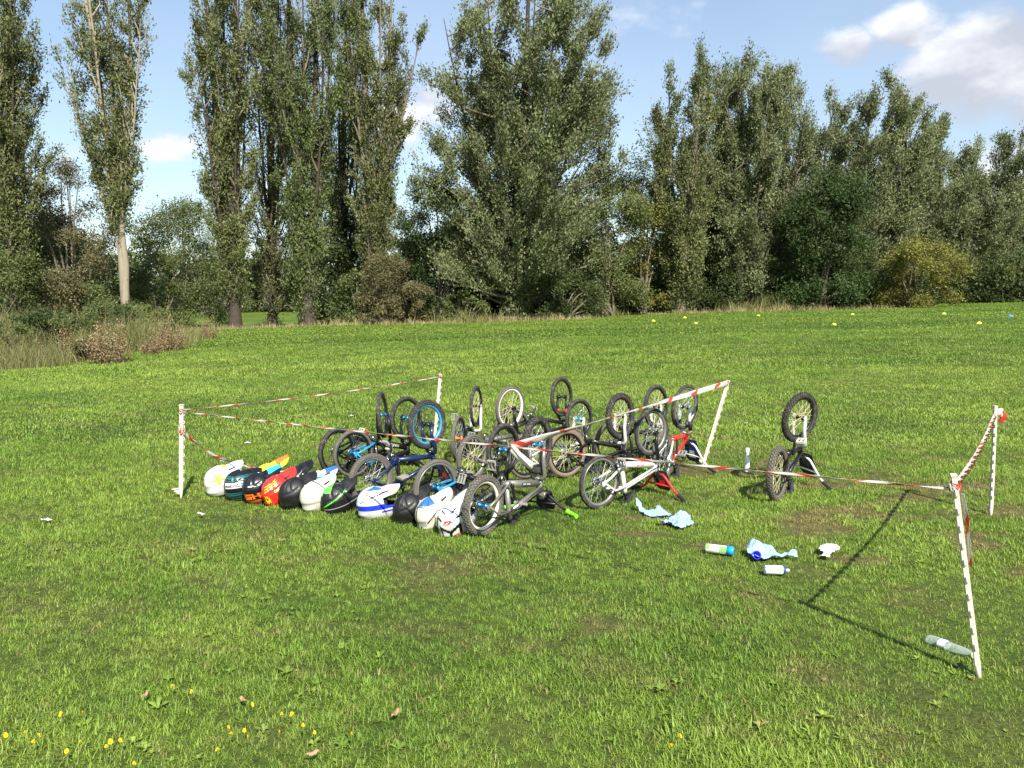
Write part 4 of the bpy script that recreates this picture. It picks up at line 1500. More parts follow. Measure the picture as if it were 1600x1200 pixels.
def helmet_surface(az, el, k=1.0):
    """shell point for azimuth (0 = face, positive = wearer's left) and elevation, degrees"""
    a, e = np.radians(az), np.radians(el)
    x, y, z = np.cos(e) * np.cos(a), np.cos(e) * np.sin(a), np.sin(e)
    front = np.clip(np.cos(a), 0, 1)
    ax_ = np.where(x > 0, .130, .148)
    P = np.stack([x * ax_, y * .116, z * np.where(z > 0, .128, .150)], -1) * k
    # chin bar juts forward below the opening
    w = sstep(95, 30, np.abs(az)) * sstep(6, -14, el)
    P[..., 0] += .092 * w * k
    P[..., 1] *= 1 - .20 * w
    # nape flare, crest and moulded channels
    nape = sstep(110, 160, np.abs(az)) * sstep(-5, -40, el)
    P[..., 0] -= .012 * nape
    aw = az_wrap(az)
    aa = np.abs(az)
    step = lambda x, w: 1 / (1 + np.exp(-x / w))
    g = 1 + .050 * step(24 - aw, 2.0) * sstep(12, 50, el)                                   # raised centre crest
    g = g + .030 * step(el - (6 + 12 * np.cos(a)), 1.6) * sstep(62, 90, aa)                 # upper shell overhangs the lower
    g = g - .055 * np.exp(-((aw - 46 + .25 * (el - 40)) / 5.5) ** 4) * sstep(22, 34, el) * sstep(80, 62, el)   # long channels over the top
    g = g - .045 * np.exp(-((el - 24 + .35 * (aa - 120)) / 4.0) ** 4) * sstep(92, 104, aa) * sstep(158, 146, aa)
    g = g + .035 * np.exp(-((el + 26) / 6.0) ** 2) * sstep(120, 140, aa)                    # nape roll
    P *= g[..., None]
    return P


def az_wrap(az):
    return np.minimum(np.abs(az), np.abs(180 - np.abs(az)))


def helmet(label, loc, hd, pal, paint, visor, visor2=None, tilt=8, roll=0, sc=1.0, screws=WHITE, visor_up=22, group='helmets laid out on the grass', visor_len=.155, chin=None):
    """full-face helmet: shell with eye port, chin bar, peak, padding"""
    root = thing('full_face_helmet', (loc[0], loc[1], 0), R_(hd), label, 'helmet', group)
    T = Matrix.Translation((0, 0, .122 * sc)) @ Matrix.Rotation(-R_(tilt), 4, 'Y') @ Matrix.Rotation(R_(roll), 4, 'X') @ Matrix.Scale(sc, 4)
    NA, NE = 108, 50
    az = np.linspace(-180, 180, NA + 1)
    el = np.linspace(-52, 90, NE + 1)
    A, E_ = np.meshgrid(az[:-1], el)
    P = helmet_surface(A, E_)
    V = P.reshape(-1, 3)
    i, j = np.meshgrid(np.arange(NA), np.arange(NE))
    i2 = (i + 1) % NA
    F = np.stack([j * NA + i, j * NA + i2, (j + 1) * NA + i2, (j + 1) * NA + i], -1).reshape(-1, 4)
    ca = (az[:-1] + 180 / NA)[i].reshape(-1)
    ce = (el[:-1] + 71 / NE)[j].reshape(-1)
    top = 30 - 8 * (np.abs(ca) / 62) ** 2
    keep = ~((np.abs(ca) < 64) & (ce > -8 + 5 * (np.abs(ca) / 64) ** 2) & (ce < top))
    idx = paint(ca, ce).astype(np.int32)
    cw = np.abs(ca)
    vents = (band(cw, 112, 150) & band(ce + .35 * (cw - 120), 22.5, 25.5)) | (band(cw, 34, 40) & band(ce, 40, 60))
    if pal[0] is not HCREAM:
        idx[vents] = len(pal)
    F, idx = F[keep], idx[keep]
    me = np_mesh('shell', V, F, pal + [PAD], None, True)
    me.polygons.foreach_set('material_index', idx)
    sh = link('shell', me, root)
    sh.matrix_local = T
    md = sh.modifiers.new('thickness', 'SOLIDIFY')
    md.thickness = .012
    md.offset = -1
    md.material_offset = 20
    md.material_offset_rim = 20
    # padding inside
    A2, E2 = np.meshgrid(np.linspace(-180, 180, 37)[:-1], np.linspace(-52, 90, 17))
    P2 = helmet_surface(A2, E2, .86)
    P2[..., 0] = np.minimum(P2[..., 0], .085)
    i3, j3 = np.meshgrid(np.arange(36), np.arange(16))
    k3 = (i3 + 1) % 36
    full = np.stack([j3 * 36 + i3, j3 * 36 + k3, (j3 + 1) * 36 + k3, (j3 + 1) * 36 + i3], -1).reshape(-1, 4)
    pd = link('padding', np_mesh('padding', P2.reshape(-1, 3), full, PAD, None, True), root)
    pd.matrix_local = T
    # rolled lower edge
    mb = MB()
    ring = helmet_surface(np.linspace(-180, 180, 49)[:-1], np.full(48, -52.0))
    mb.tube([tuple(p) for p in ring] + [tuple(ring[0])], .0075, 6, caps=False)
    o = mb.build('lower_trim', PAD, root)
    o.matrix_local = T
    # peak
    vs, fs, mi = [], [], []
    ns, nt = 9, 13
    vu = math.tan(R_(visor_up))
    for a in range(ns):
        s = a / (ns - 1)
        for b in range(nt):
            t_ = -1 + 2 * b / (nt - 1)
            hw = .116 - .020 * s - .020 * s ** 3
            ln = visor_len * (1 - .34 * abs(t_) ** 2.6)
            x = .050 + ln * s - .060 * (1 - s) * t_ * t_
            z = .110 + (ln * s) * vu * .55 - .030 * s * s - (.078 - .046 * s) * t_ * t_ + .009 * math.exp(-(t_ / .20) ** 2) - .008 * math.exp(-((abs(t_) - .55) / .12) ** 2) * math.sin(math.pi * min(1, s * 1.2))
            vs.append((x, hw * t_, z))
    for a in range(ns - 1):
        for b in range(nt - 1):
            fs.append((a * nt + b, a * nt + b + 1, (a + 1) * nt + b + 1, (a + 1) * nt + b))
            mi.append(1 if visor2 and (3 <= b <= 8) and a > 1 else (2 if a in (1, 2, 3) and b in (2, 9) else 0))
    mb = MB()
    mb.raw(vs, fs)
    mb.mi = mi
    o = mb.build('visor', [visor, visor2 or visor, PAD], root)
    o.matrix_local = T
    md = o.modifiers.new('thickness', 'SOLIDIFY')
    md.thickness = .004
    for sg in (-1, 1):
        mb = MB()
        mb.lathe([(.001, -.002), (.007, -.002), (.007, .003), (.001, .004)], 10, 'Y')
        c = helmet_surface(np.array([sg * 72.0]), np.array([30.0]))[0]
        mb.xf(lambda p: p + Vector(c) + Vector((0, sg * .006, 0)))
        o = mb.build('visor_screw', screws, root)
        o.matrix_local = T
    # mouth vent on the chin bar
    mb = MB()
    for k in (-1, 0, 1):
        c = helmet_surface(np.array([k * 11.0]), np.array([-26.0]))[0]
        mb.box(tuple(c + np.array([.001, 0, 0])), (.008, .020, .026))
    o = mb.build('chin_vent', PAD, root)
    o.matrix_local = T
    return root


def band(x, lo, hi):
    return (x > lo) & (x < hi)


def star(az, el, ca, ce, r, pts=5, rot=0.0):
    dx, dy = (az - ca) * np.cos(np.radians(ce)), el - ce
    th = np.arctan2(dy, dx) + rot
    rr = np.hypot(dx, dy)
    k = np.abs(((th * pts / (2 * np.pi)) % 1) - .5) * 2
    return rr < r * (.42 + .58 * (k ** 1.6))


def p_star(az, el):
    i = np.zeros_like(az)
    i[star(az, el, -112, 22, 27, 5, .3)] = 1
    i[band(az, 158, 180) & band(el, 2, 12)] = 2
    i[(el > 62) & band(az, -60, -10)] = 1
    i[el < -44] = 3
    return i


def p_teal(az, el):
    i = np.zeros_like(az)                       # 0 black 1 white 2 teal
    i[band(el, -2, 22) & (az > -170)] = 1
    i[band(el, 22, 48) & (np.floor(el / 4.5) % 2 == 0)] = 2
    i[band(el, 4, 7) | band(el - az * .12, 26, 29)] = 0
    i[(el < -18) & (np.floor(el / 5) % 2 == 0)] = 2
    return i


GLY = {'S': ['1111', '1000', '1111', '0001', '1111'], 'H': ['1001', '1001', '1111', '1001', '1001'], 'G': ['1111', '1000', '1011', '1001', '1111'], 'C': ['1111', '1000', '1000', '1000', '1111']}


def p_orange(az, el):
    i = np.zeros_like(az)                       # 0 black 1 orange 2 white
    # squat orange block lettering round the lower right side
    for k, ch in enumerate('SHG'):
        rows = GLY[ch]
        x0 = -178 + k * 34 + 6
        cx = ((az + (el + 18) * .35) - x0) / 30 * 4
        cy = (-8 - el) / 17 * 5
        for r in range(5):
            for c in range(4):
                if rows[r][c] == '1':
                    i[band(cx, c - .05, c + 1.05) & band(cy, r - .05, r + 1.05)] = 1
    i[band(el, -46, -32)] = 1
    i[band(el + az * .2, -10, -4) & (az > -70)] = 1
    i[band(el, 18, 24) & band(az, -150, -120)] = 2
    return i


def p_red(az, el):
    i = np.zeros_like(az)                       # 0 red 1 orange-yellow 2 dark
    i[star(az, el, -160, -10, 17, 9)] = 1
    i[star(az, el, -160, -10, 7, 9)] = 2
    i[band(el, 14, 22) & band(az, -128, -92)] = 1
    for k in range(3):
        i[band(el - (az + 130) * .5, 34 + k * 10, 37 + k * 10) & band(az, -170, -110)] = 1
    i[el < -40] = 1
    return i


def p_plain(az, el):
    return np.zeros_like(az)


def p_cream(az, el):
    i = np.zeros_like(az)
    i[band(az, -168, -120) & band(el + (az + 144) * .2, 26, 31)] = 2
    i[band(el + az * .3, -44, -38) & (az > -120)] = 1
    i[band(el, -9, -5)] = 2
    i[band(el - az * .5, 26, 33) & (az > -110) & (az < -60)] = 1
    return i


def p_green(az, el):
    i = np.zeros_like(az)
    i[(el > 34) & band(az, 60, 180)] = 1
    i[(el > 45) & (az < -140)] = 1
    i[band(el - az * .4, 62, 66)] = 1
    i[band(el, -14, -11)] = 2
    return i


def p_bluewhite(az, el):
    i = np.zeros_like(az)                       # 0 white 1 blue 2 black
    i[band(el, -12, 6)] = 1
    i[band(el - (az + 90) * .25, 34, 39) & (az > -110)] = 2
    i[band(el - (az + 90) * .25, 24, 27) & (az > -95)] = 2
    i[(el > 62) & (az > -150) & (az < -20)] = 3
    i[band(el, -24, -19) & (az > -80)] = 1
    return i


def p_bands(az, el):
    i = np.zeros_like(az)                       # 0 cream 1 dark 2 grey 3 denim
    a = (az + 360) % 360                        # 180 = nape
    i[band(a, 150, 156) | band(a, 170, 178)] = 1
    i[band(a, 185, 215) & band(el, -22, 0)] = 2
    i[(el > 46) & band(a, 170, 260)] = 3
    i[band(el - (a - 215) * .8, -14, -8) & band(a, 215, 260)] = 1
    i[band(el + (a - 200) * .7, -34, -27) & band(a, 185, 215)] = 1
    return i


def p_angular(az, el):
    i = np.zeros_like(az)                       # 0 white 1 black 2 red
    a = (az + 360) % 360
    x = a - 212                                 # centred on what faces out
    ax = np.abs(x)
    i[band(el - ax * .55, -20, -9) & (ax < 34)] = 1
    i[band(ax, 27, 37) & band(el, -44, 6)] = 1
    i[band(ax, 0, 6) & band(el, -36, -14)] = 1
    i[band(ax, 24, 52) & band(el - ax * .35, 12, 19)] = 1
    i[band(ax, 46, 55) & band(el, -12, 36)] = 1
    i[band(ax, 8, 40) & band(el - ax * .4, 38, 43)] = 1
    for (cx, cy, w, h) in ((-6, 17, 11, 6.5), (20, -34, 17, 9)):      # red blocks, slashed in white
        sx, sy = x - cx - (el - cy) * .5, el - cy
        i[(np.abs(sx) < w) & (np.abs(sy) < h)] = 2
        i[(np.abs(sx - sy * .9) < w * .22) & (np.abs(sy) < h * .8)] = 0
    return i


def p_pattern(az, el):
    i = np.zeros_like(az)                       # 0 white 1 blue 2 teal 3 orange
    i[band(el + az * .25, 8, 26)] = 1
    i[(np.sin(az * .22) * np.sin(el * .3) > .35)] = 2
    i[(np.sin(az * .31 + 1) * np.sin(el * .23 + 2) > .62)] = 3
    return i


helmet('white helmet with a yellow star, first in the row by the post', (-2.64, 7.17), 38, [HW, HYEL, HORA, HBLACK], p_star, HW, tilt=10, sc=1.06)
helmet('black and white helmet with dark teal stripes, second in the row', (-2.43, 7.05), 40, [HBLACK, HW, HTEAL], p_teal, HBLACK, tilt=6, visor_up=8)
helmet('glossy black helmet with orange block lettering and cyan visor', (-2.23, 6.94), 42, [HBLACK, HORA, HW], p_orange, HBLACK, HCYAN, tilt=10, visor_up=26, visor_len=.18)
helmet('red and orange helmet in the middle of the row', (-2.03, 6.83), 48, [HRED, HYEL, HBLACK], p_red, HRED, tilt=16, visor_up=24)
helmet('matt black helmet right of the red one', (-1.84, 6.70), 44, [HMATT], p_plain, HMATT, tilt=9, sc=1.03)
helmet('cream white helmet between two black ones', (-1.64, 6.61), 46, [HCREAM, HBLACK, HGREY], p_cream, HCREAM, tilt=13, visor_up=24)
helmet('black helmet with green crown, last of the long row', (-1.44, 6.52), 40, [HMATT, HGRN, HGREY], p_green, HMATT, tilt=16, visor_up=24)
helmet('helmet with yellow visor in the second row', (-2.26, 7.33), 36, [HBLACK, HYEL, HORA], lambda a, e: np.where(e > 30, 1, np.where(band(e, 10, 18), 2, 0)), HYEL, HORA, tilt=16, visor_up=26, visor_len=.18)
helmet('black helmet in the second row behind the red one', (-1.98, 7.20), 44, [HBLACK, HGREY], lambda a, e: (band(e - a * .3, 60, 63)) * 1.0, HBLACK, tilt=14, visor_up=24)
helmet('white helmet with blue and orange pattern in the second row', (-1.72, 6.99), 34, [HW, HMIDB, HCYAN, HORA], p_pattern, HW, HMIDB, tilt=12, visor_up=20)
helmet('white helmet with a royal blue band standing alone', (-1.10, 6.34), 14, [HW, HBLUE, HBLACK, HMIDB], p_bluewhite, HW, tilt=6, sc=1.02)
helmet('matt black helmet left of the cream striped one', (-.80, 6.19), 42, [HMATT], p_plain, HMATT, tilt=12, visor_up=26)
helmet('cream helmet with dark stripes and blue patch beside the silver bike', (-.61, 6.05), 44, [HCREAM, HBLACK, HGREY, HMIDB], p_bands, HCREAM, tilt=14, visor_up=24)
helmet('white helmet with angular black and red graphics against the rear tyre', (-.43, 5.87), 52, [HW, HBLACK, HRED], p_angular, HW, tilt=18, visor_up=28, sc=1.04)
helmet('dark helmet half hidden behind the cream striped one', (-.52, 6.42), 40, [HMATT], p_plain, HMATT, tilt=8)

# ------------------------------------------------------------------ fence posts
POSTM = mat('post_plastic', (0.60, 0.56, 0.45), 0.5, vary=0.08, scale=12, dirt=0.12)
RED_T = (0.60, 0.05, 0.03)


def fence_post(label, base, top, hooks, face):
    """tread-in plastic post: I-section, moulded hooks on one side, step and spike"""
    b, tp = Vector(base), Vector(top)
    h = (tp - b).length
    root = link('fence_post', None, None, b)
    root.empty_display_size = .1
    q = (tp - b).normalized().to_track_quat('Z', 'Y')
    root.rotation_euler = (q @ Matrix.Rotation(0, 3, 'Z').to_quaternion()).to_euler()
    tag(root, label, 'post', 'white plastic fence posts')
    mb = MB()
    c, s = math.cos(face), math.sin(face)
    rz = Matrix.Rotation(face, 3, 'Z')
    mb.box((0, 0, h / 2 + .035), (.022, .007, h - .07), rz)
    for sg in (-1, 1):
        p = rz @ Vector((sg * .0135, 0, 0))
        mb.box((p.x, p.y, h / 2 + .035), (.006, .022, h - .07), rz)
    mb.box((0, 0, h + .003), (.040, .026, .006), rz)
    mb.build('shaft', POSTM, root)
    for k in range(hooks):
        z = .16 + (h - .24) * k / max(1, hooks - 1)
        mb = MB()
        for (x0, z0, sx, sz) in ((.0215, -.010, .010, .005), (.0215, .012, .010, .005), (.0265, .001, .005, .018)):
            p = rz @ Vector((x0, 0, 0))
            mb.box((p.x, p.y, z + z0), (sx, .010, sz), rz)
        mb.build('hook', POSTM, root)
    mb = MB()
    p = rz @ Vector((-.045, 0, 0))
    mb.box((p.x, p.y, .075), (.075, .024, .008), rz @ Matrix.Rotation(-.16, 3, 'Y'))
    p2 = rz @ Vector((-.035, 0, 0))
    mb.box((p2.x, p2.y, .052), (.05, .006, .03), rz @ Matrix.Rotation(.5, 3, 'Y'))
    mb.build('step', POSTM, root)
    mb = MB()
    mb.tube([(0, 0, .08), (0, 0, .03), (0, 0, -.10)], [.016, .013, .003], 6)
    mb.build('spike', POSTM, root)
    return root


PST = {'a': ((-2.973, 7.058, 0), (-2.934, 7.058, .834)), 'b': ((-.969, 9.812, 0.0), (-.882, 9.812, .877)), 'c': ((2.052, 8.484, 0), (2.304, 8.484, .92)), 'd': ((2.149, 3.534, 0), (1.982, 3.534, .948)), 'e': ((3.919, 6.415, 0), (3.905, 6.415, .902))}
fence_post('white plastic post at the left corner beside the helmets', *PST['a'], 9, R_(-92))
fence_post('thin white post behind the bright blue wheel', *PST['b'], 9, R_(-85))
fence_post('slanting white post at the right rear of the bike group', *PST['c'], 10, R_(-105))
fence_post('nearest white post leaning left in the right foreground', *PST['d'], 10, R_(-20))
fence_post('upright white post behind the nearest one with a flapping tape end', *PST['e'], 10, R_(-12))


def pt(k, z):
    b, t_ = Vector(PST[k][0]), Vector(PST[k][1])
    return b.lerp(t_, z / t_.z)


# ------------------------------------------------------------------ barrier tape
def tape_material(period, redshare, name):
    m, t, p = new_mat(name)
    s_ = t.add('ShaderNodeAttribute', attribute_name='s').outputs['Fac']
    c_ = t.add('ShaderNodeAttribute', attribute_name='c').outputs['Fac']
    jit = t.noise(t.add('ShaderNodeCombineXYZ', {0: s_}).outputs[0], 3.0, 2.0)
    ph = t.math('FRACT', t.math('ADD', t.math('ADD', t.math('DIVIDE', s_, period), t.math('MULTIPLY', jit, 1.1)), t.math('MULTIPLY', c_, .30)))
    k = t.math('LESS_THAN', ph, redshare)
    colr = t.mix(k, (0.62, 0.59, 0.52, 1), c4(RED_T))
    t.l.new(colr, p.inputs['Base Color'])
    p.inputs['Roughness'].default_value = .32
    tr = t.add('ShaderNodeBsdfTranslucent', {'Color': colr})
    mx = t.add('ShaderNodeMixShader', {0: .3, 1: p.outputs[0], 2: tr.outputs[0]})
    t.l.new(mx.outputs[0], t.n['Material Output'].inputs['Surface'])
    return m


TAPE = tape_material(.22, .30, 'barrier_tape')
TAPEW = tape_material(.62, .20, 'barrier_tape_mostly_white')


def tape(label, pts, width, twist, seed, sag=0.0, mtl=None, crumple=.25, name='barrier_tape', parent=None, phase=0.0):
    """a strip of plastic tape with folds; pts are joined by straight, slightly sagging runs"""
    rs = random.Random(seed)
    P = [Vector(p) for p in pts]
    C = []
    for i in range(len(P) - 1):
        n = max(6, int((P[i + 1] - P[i]).length / .035))
        for k in range(n):
            t_ = k / n
            q = P[i].lerp(P[i + 1], t_)
            q.z -= sag * 4 * t_ * (1 - t_)
            C.append(q)
    C.append(P[-1])
    vs, fs, S, Cc = [], [], [], []
    d, a = 0.0, phase
    wob = 0
    for i, c in enumerate(C):
        tg = (C[min(i + 1, len(C) - 1)] - C[max(i - 1, 0)]).normalized()
        if i:
            d += (c - C[i - 1]).length
        up = Vector((0, 0, 1)) if abs(tg.z) < .85 else Vector((1, 0, 0))
        sd = tg.cross(up).normalized()
        up = sd.cross(tg).normalized()
        wob += rs.uniform(-.35, .35)
        wob *= .92
        a = phase + twist * d * 6.283 + wob * crumple * 2
        w = width * (1 + rs.uniform(-.12, .12) * crumple * 2)
        e = up * math.cos(a) + sd * math.sin(a)
        f = tg.cross(e)
        for k, (tt, dp) in enumerate(((-.5, 0), (-.18, .10), (.18, -.10), (.5, 0))):
            vs.append(c + e * w * tt + f * w * dp * (1 + rs.uniform(-1, 1) * crumple))
            S.append(d)
            Cc.append(tt)
    for i in range(len(C) - 1):
        for k in range(3):
            fs.append((i * 4 + k, i * 4 + k + 1, (i + 1) * 4 + k + 1, (i + 1) * 4 + k))
    me = np_mesh(name, np.array([tuple(v) for v in vs]), np.array(fs), mtl or TAPE, {'s': np.array(S), 'c': np.array(Cc)}, True)
    o = link(name, me, parent)
    md = o.modifiers.new('thickness', 'SOLIDIFY')
    md.thickness = .0008
    if label:
        tag(o, label, 'tape', 'red and white barrier tapes')
    return o


def wrap(k, z, seed, turns=3, parent=None, h=.03):
    """tape wound round a post"""
    c = pt(k, z)
    pts = []
    rs = random.Random(seed)
    for i in range(turns * 8 + 1):
        a = i / 8 * 6.283
        pts.append(c + Vector((.023 * math.cos(a), .019 * math.sin(a), rs.uniform(-h, h) * .7)))
    return tape(None, pts, .016, 0, seed, 0, TAPE, .3, 'knot', parent)


t1 = tape('barrier tape between the left corner post and the thin rear post', [pt('a', .79), pt('b', .85)], .013, .9, 1, .03)
wrap('b', .85, 2, 2, t1)
t2 = tape('long barrier tape from the left corner post across the bikes to the nearest post', [pt('a', .775), pt('d', .885)], .014, 1.3, 3, .015)
wrap('a', .78, 4, 3, t2)
kn = pt('a', .775).lerp(pt('d', .885), .594) - Vector((0, 0, .014))
t3 = tape('wide pale barrier tape from the slanting post down into the bikes', [pt('c', .90), kn, kn + Vector((.05, .02, -.06)), kn + Vector((.14, .03, -.135))], .050, .10, 5, .0, TAPEW, .18, phase=.25)
wrap('c', .895, 6, 2, t3)
t4 = tape('loose barrier tape trailing from the left corner post to the grass', [pt('a', .60), Vector((-2.80, 7.45, .30)), Vector((-2.52, 8.0, .05)), Vector((-2.2, 8.05, .03)), Vector((-1.9, 7.9, .03))], .026, 1.0, 7, .01)
wrap('a', .62, 8, 2, t4, .08)
t5 = tape('twisted barrier tape between the nearest post and the upright post', [pt('d', .90), pt('e', .83)], .034, 4.5, 9, .05, None, .5)
wrap('d', .895, 10, 3, t5)
wrap('e', .83, 11, 3, t5)
tape(None, [pt('d', .87) + Vector((.02, -.015, 0)), pt('d', .74) + Vector((.024, -.02, 0)), pt('d', .62) + Vector((.02, -.016, 0)), pt('d', .54) + Vector((.016, -.014, 0))], .028, .3, 12, 0, TAPE, .2, 'hanging_end', t5, phase=1.5)
tape(None, [pt('e', .84), pt('e', .85) + Vector((.05, 0, .012)), pt('e', .82) + Vector((.075, .01, 0)), pt('e', .78) + Vector((.07, .02, -.01))], .055, .05, 13, 0, tape_material(.16, .5, 'barrier_tape_end'), .15, 'hanging_end', t5)

# ------------------------------------------------------------------ small things on the grass
CANW = mat('can_white', (0.80, 0.80, 0.78), 0.3, vary=0.04, coat=0.3)
CANB = mat('cap_blue', (0.01, 0.30, 0.72), 0.35)
CAPB = mat('cap_royal', (0.015, 0.03, 0.55), 0.35)
LABG = mat('label_green', (0.20, 0.55, 0.10), 0.4)
LABV = mat('label_lilac', (0.55, 0.48, 0.62), 0.4)
LABN = mat('label_navy', (0.03, 0.05, 0.25), 0.4)


def lying(root_loc, hd, r):
    """local lathe axis X laid along heading hd on the turf"""
    return Matrix.Translation((0, 0, r + .012))


def label_patch(mb, r, x0, x1, a0, a1, mi):
    """curved print patch just proud of a can lying along X"""
    vs, fs = [], []
    n = 5
    for k in range(n + 1):
        a = R_(a0 + (a1 - a0) * k / n)
        for x in (x0, x1):
            vs.append((x, -(r + .0008) * math.cos(a), (r + .0008) * math.sin(a)))
    for k in range(n):
        fs.append((2 * k, 2 * k + 1, 2 * k + 3, 2 * k + 2))
    mb.raw(vs, fs, mi)


def spray_can(label, a, hd, L, r, cap, cap_l, patches, nozzle=False):
    root = thing('spray_can', (a[0], a[1], 0), R_(hd), label, 'can', 'cleaning cans on the grass')
    M_ = Matrix.Translation((0, 0, r + .014))
    mb = MB()
    mb.lathe([(.001, 0), (r * .85, 0), (r, .006), (r, L - .014), (r * .8, L), (r * .5, L + .006), (.001, L + .006)], 24, 'X')
    o = mb.build('body', CANW, root)
    o.matrix_local = M_
    for (x0, x1, a0, a1, m) in patches:
        mb = MB()
        label_patch(mb, r, x0, x1, a0, a1, 0)
        q = mb.build('label_print', m, o)
    mb = MB()
    if not nozzle:
        mb.lathe([(r * .6, L - .004), (r * 1.0, L - .002), (r * 1.0, L + cap_l * .9), (r * .85, L + cap_l), (.001, L + cap_l)], 24, 'X')
        q = mb.build('cap', cap, root)
    else:
        mb.lathe([(r * .96, L - .012), (r * 1.02, L - .008), (r * .8, L + .006), (r * .3, L + .008), (r * .3, L + .03), (.001, L + .032)], 20, 'X', mis=[1, 1, 1, 0, 0])
        q = mb.build('nozzle', [CANW, LABN], root)
    q.matrix_local = M_


spray_can('white can with green print and light blue cap lying on its side', (1.34, 5.40), -24, .145, .030, CANB, .045,
          [(.005, .03, 5, 75, LABG), (.04, .085, -10, 60, LABV), (.095, .143, -20, 60, LABG)])
spray_can('white can with green leaf print and open nozzle', (1.60, 4.94), -4, .125, .0285, CANB, 0, [(.085, .098, 0, 40, LABG), (.101, .113, 0, 42, LABG), (.0, .012, -60, 200, LABN), (.03, .085, -5, 4, LABV)], True)
tr_ = thing('bottle', (2.429, 8.149, 0), 0, 'white bottle standing upright left of the lone bike', 'bottle')
mb = MB()
mb.lathe([(.001, .005), (.024, .005), (.026, .012), (.026, .125), (.022, .145), (.019, .16), (.019, .225), (.017, .23)], 20)
bb_ = mb.build('body', CANW, tr_)
mb = MB()
mb.lathe([(.0192, .168), (.0194, .17), (.0194, .215), (.0192, .217)], 20)
mb.build('label_print', mat('label_grey', (.42, .42, .46), .5), bb_)
mb = MB()
mb.lathe([(.019, .228), (.0195, .232), (.0195, .25), (.015, .256), (.001, .257)], 16)
mb.build('cap', CANW, tr_)

cp = thing('can_cover', (1.640, 5.235, 0), R_(-10), 'royal blue cap lying at the torn blue paper', 'cap')
mb = MB()
mb.lathe([(.001, 0), (.026, 0), (.029, .003), (.029, .048), (.026, .05), (.026, .006), (.001, .006)], 22)
mb.xf(lambda p: Matrix.Rotation(R_(62), 3, 'X') @ p + Vector((0, .02, .03)))
mb.build('shell', CAPB, cp)
mb = MB()
for k in range(22):
    a = k / 22 * 6.283
    mb.box((.0292 * math.cos(a), .0292 * math.sin(a), .026), (.0016, .004, .04), Matrix.Rotation(a, 3, 'Z'))
mb.xf(lambda p: Matrix.Rotation(R_(62), 3, 'X') @ p + Vector((0, .02, .03)))
mb.build('grip_ribs', CAPB, cp)

PAPER = mat('blue_paper', (0.26, 0.40, 0.74), 0.8, vary=0.06, scale=30, bump=0.2)


def paper(name, label, cat, loc, outline, hd, mtl, seed, amp=.04, lift=(), group=None, n=22, fold=None):
    """crumpled sheet: a fine grid trimmed to an outline, folded up by noise"""
    x0, x1 = min(p[0] for p in outline), max(p[0] for p in outline)
    y0, y1 = min(p[1] for p in outline), max(p[1] for p in outline)
    X_, Y_ = np.meshgrid(np.linspace(x0, x1, n), np.linspace(y0, y1, n))
    x, y = X_.ravel(), Y_.ravel()
    inside = np.zeros(len(x), bool)
    k = len(outline)
    for i in range(k):
        (ax, ay), (bx, by) = outline[i], outline[(i + 1) % k]
        c = ((ay > y) != (by > y)) & (x < (bx - ax) * (y - ay) / (by - ay + 1e-12) + ax)
        inside ^= c
    z = np.abs(fbm(x * 14 + seed, y * 14, seed, 3) - .5) * 2 * amp + .016
    z += np.abs((x * .8 + y * .6) * 9 % 1 - .5) * amp * .5 + np.abs(fbm(x * 40, y * 40 + seed, seed + 2, 2) - .5) * amp * .9
    for (lx, ly, lr, lh) in lift:
        z += lh * np.exp(-(((x - lx) ** 2 + (y - ly) ** 2) / lr ** 2))
    V = np.stack([x + (fbm(x * 9, y * 9, seed + 5, 2) - .5) * .03, y + (fbm(x * 9 + 7, y * 9, seed + 6, 2) - .5) * .03, z], 1)
    i, j = np.meshgrid(np.arange(n - 1), np.arange(n - 1))
    q = (j * n + i).ravel()
    F = np.stack([q, q + 1, q + n + 1, q + n], 1)
    F = F[inside[F].sum(1) >= 3]
    o = link(name, np_mesh(name, V, F, mtl, None, False), None, (loc[0], loc[1], 0), (0, 0, R_(hd)))
    md = o.modifiers.new('thickness', 'SOLIDIFY')
    md.thickness = .0015
    return tag(o, label, cat, group)


BP = 'crumpled blue paper towels'
paper('paper_towel', 'pale blue paper towel with one corner standing up', 'paper', (1.15, 6.42), [(-.11, .06), (-.13, .17), (-.09, .19), (-.06, .08), (.03, .06), (.06, .13), (.10, .11), (.15, -.05), (.05, -.10), (-.05, -.09)], 0, PAPER, 3, .022,
      [(-.11, .14, .05, .085), (.06, .08, .05, .03)], BP)
paper('paper_towel', 'crumpled blue paper towel just right of the one with a raised corner', 'paper', (1.285, 6.11), [(-.14, .0), (-.03, .07), (.05, .14), (.12, .10), (.13, -.05), (.02, -.14), (-.05, -.08)], 0, PAPER, 5, .05,
      [(.06, .05, .07, .05)], BP)
paper('paper_towel', 'torn blue paper towel between the cans', 'paper', (1.70, 5.30), [(-.13, .0), (-.05, .13), (.0, .16), (.03, .07), (.08, .08), (.11, .0), (.21, .02), (.24, -.06), (.12, -.08), (.0, -.09), (-.06, -.10)], 0, PAPER, 8, .045,
      [(-.04, .05, .06, .085), (.06, .03, .04, .04), (.2, -.02, .03, .03)], BP)
paper('wipes_packet', 'crumpled white wipes packet right of the blue paper', 'packet', (2.165, 5.36), [(-.07, -.10), (.0, -.11), (.03, -.02), (.09, .02), (.08, .13), (-.02, .14), (-.05, .04), (-.02, -.03)], -12, CANW, 12, .022,
      [(.03, .06, .07, .05)])
WP = mat('white_litter', (0.75, 0.74, 0.70), 0.8)
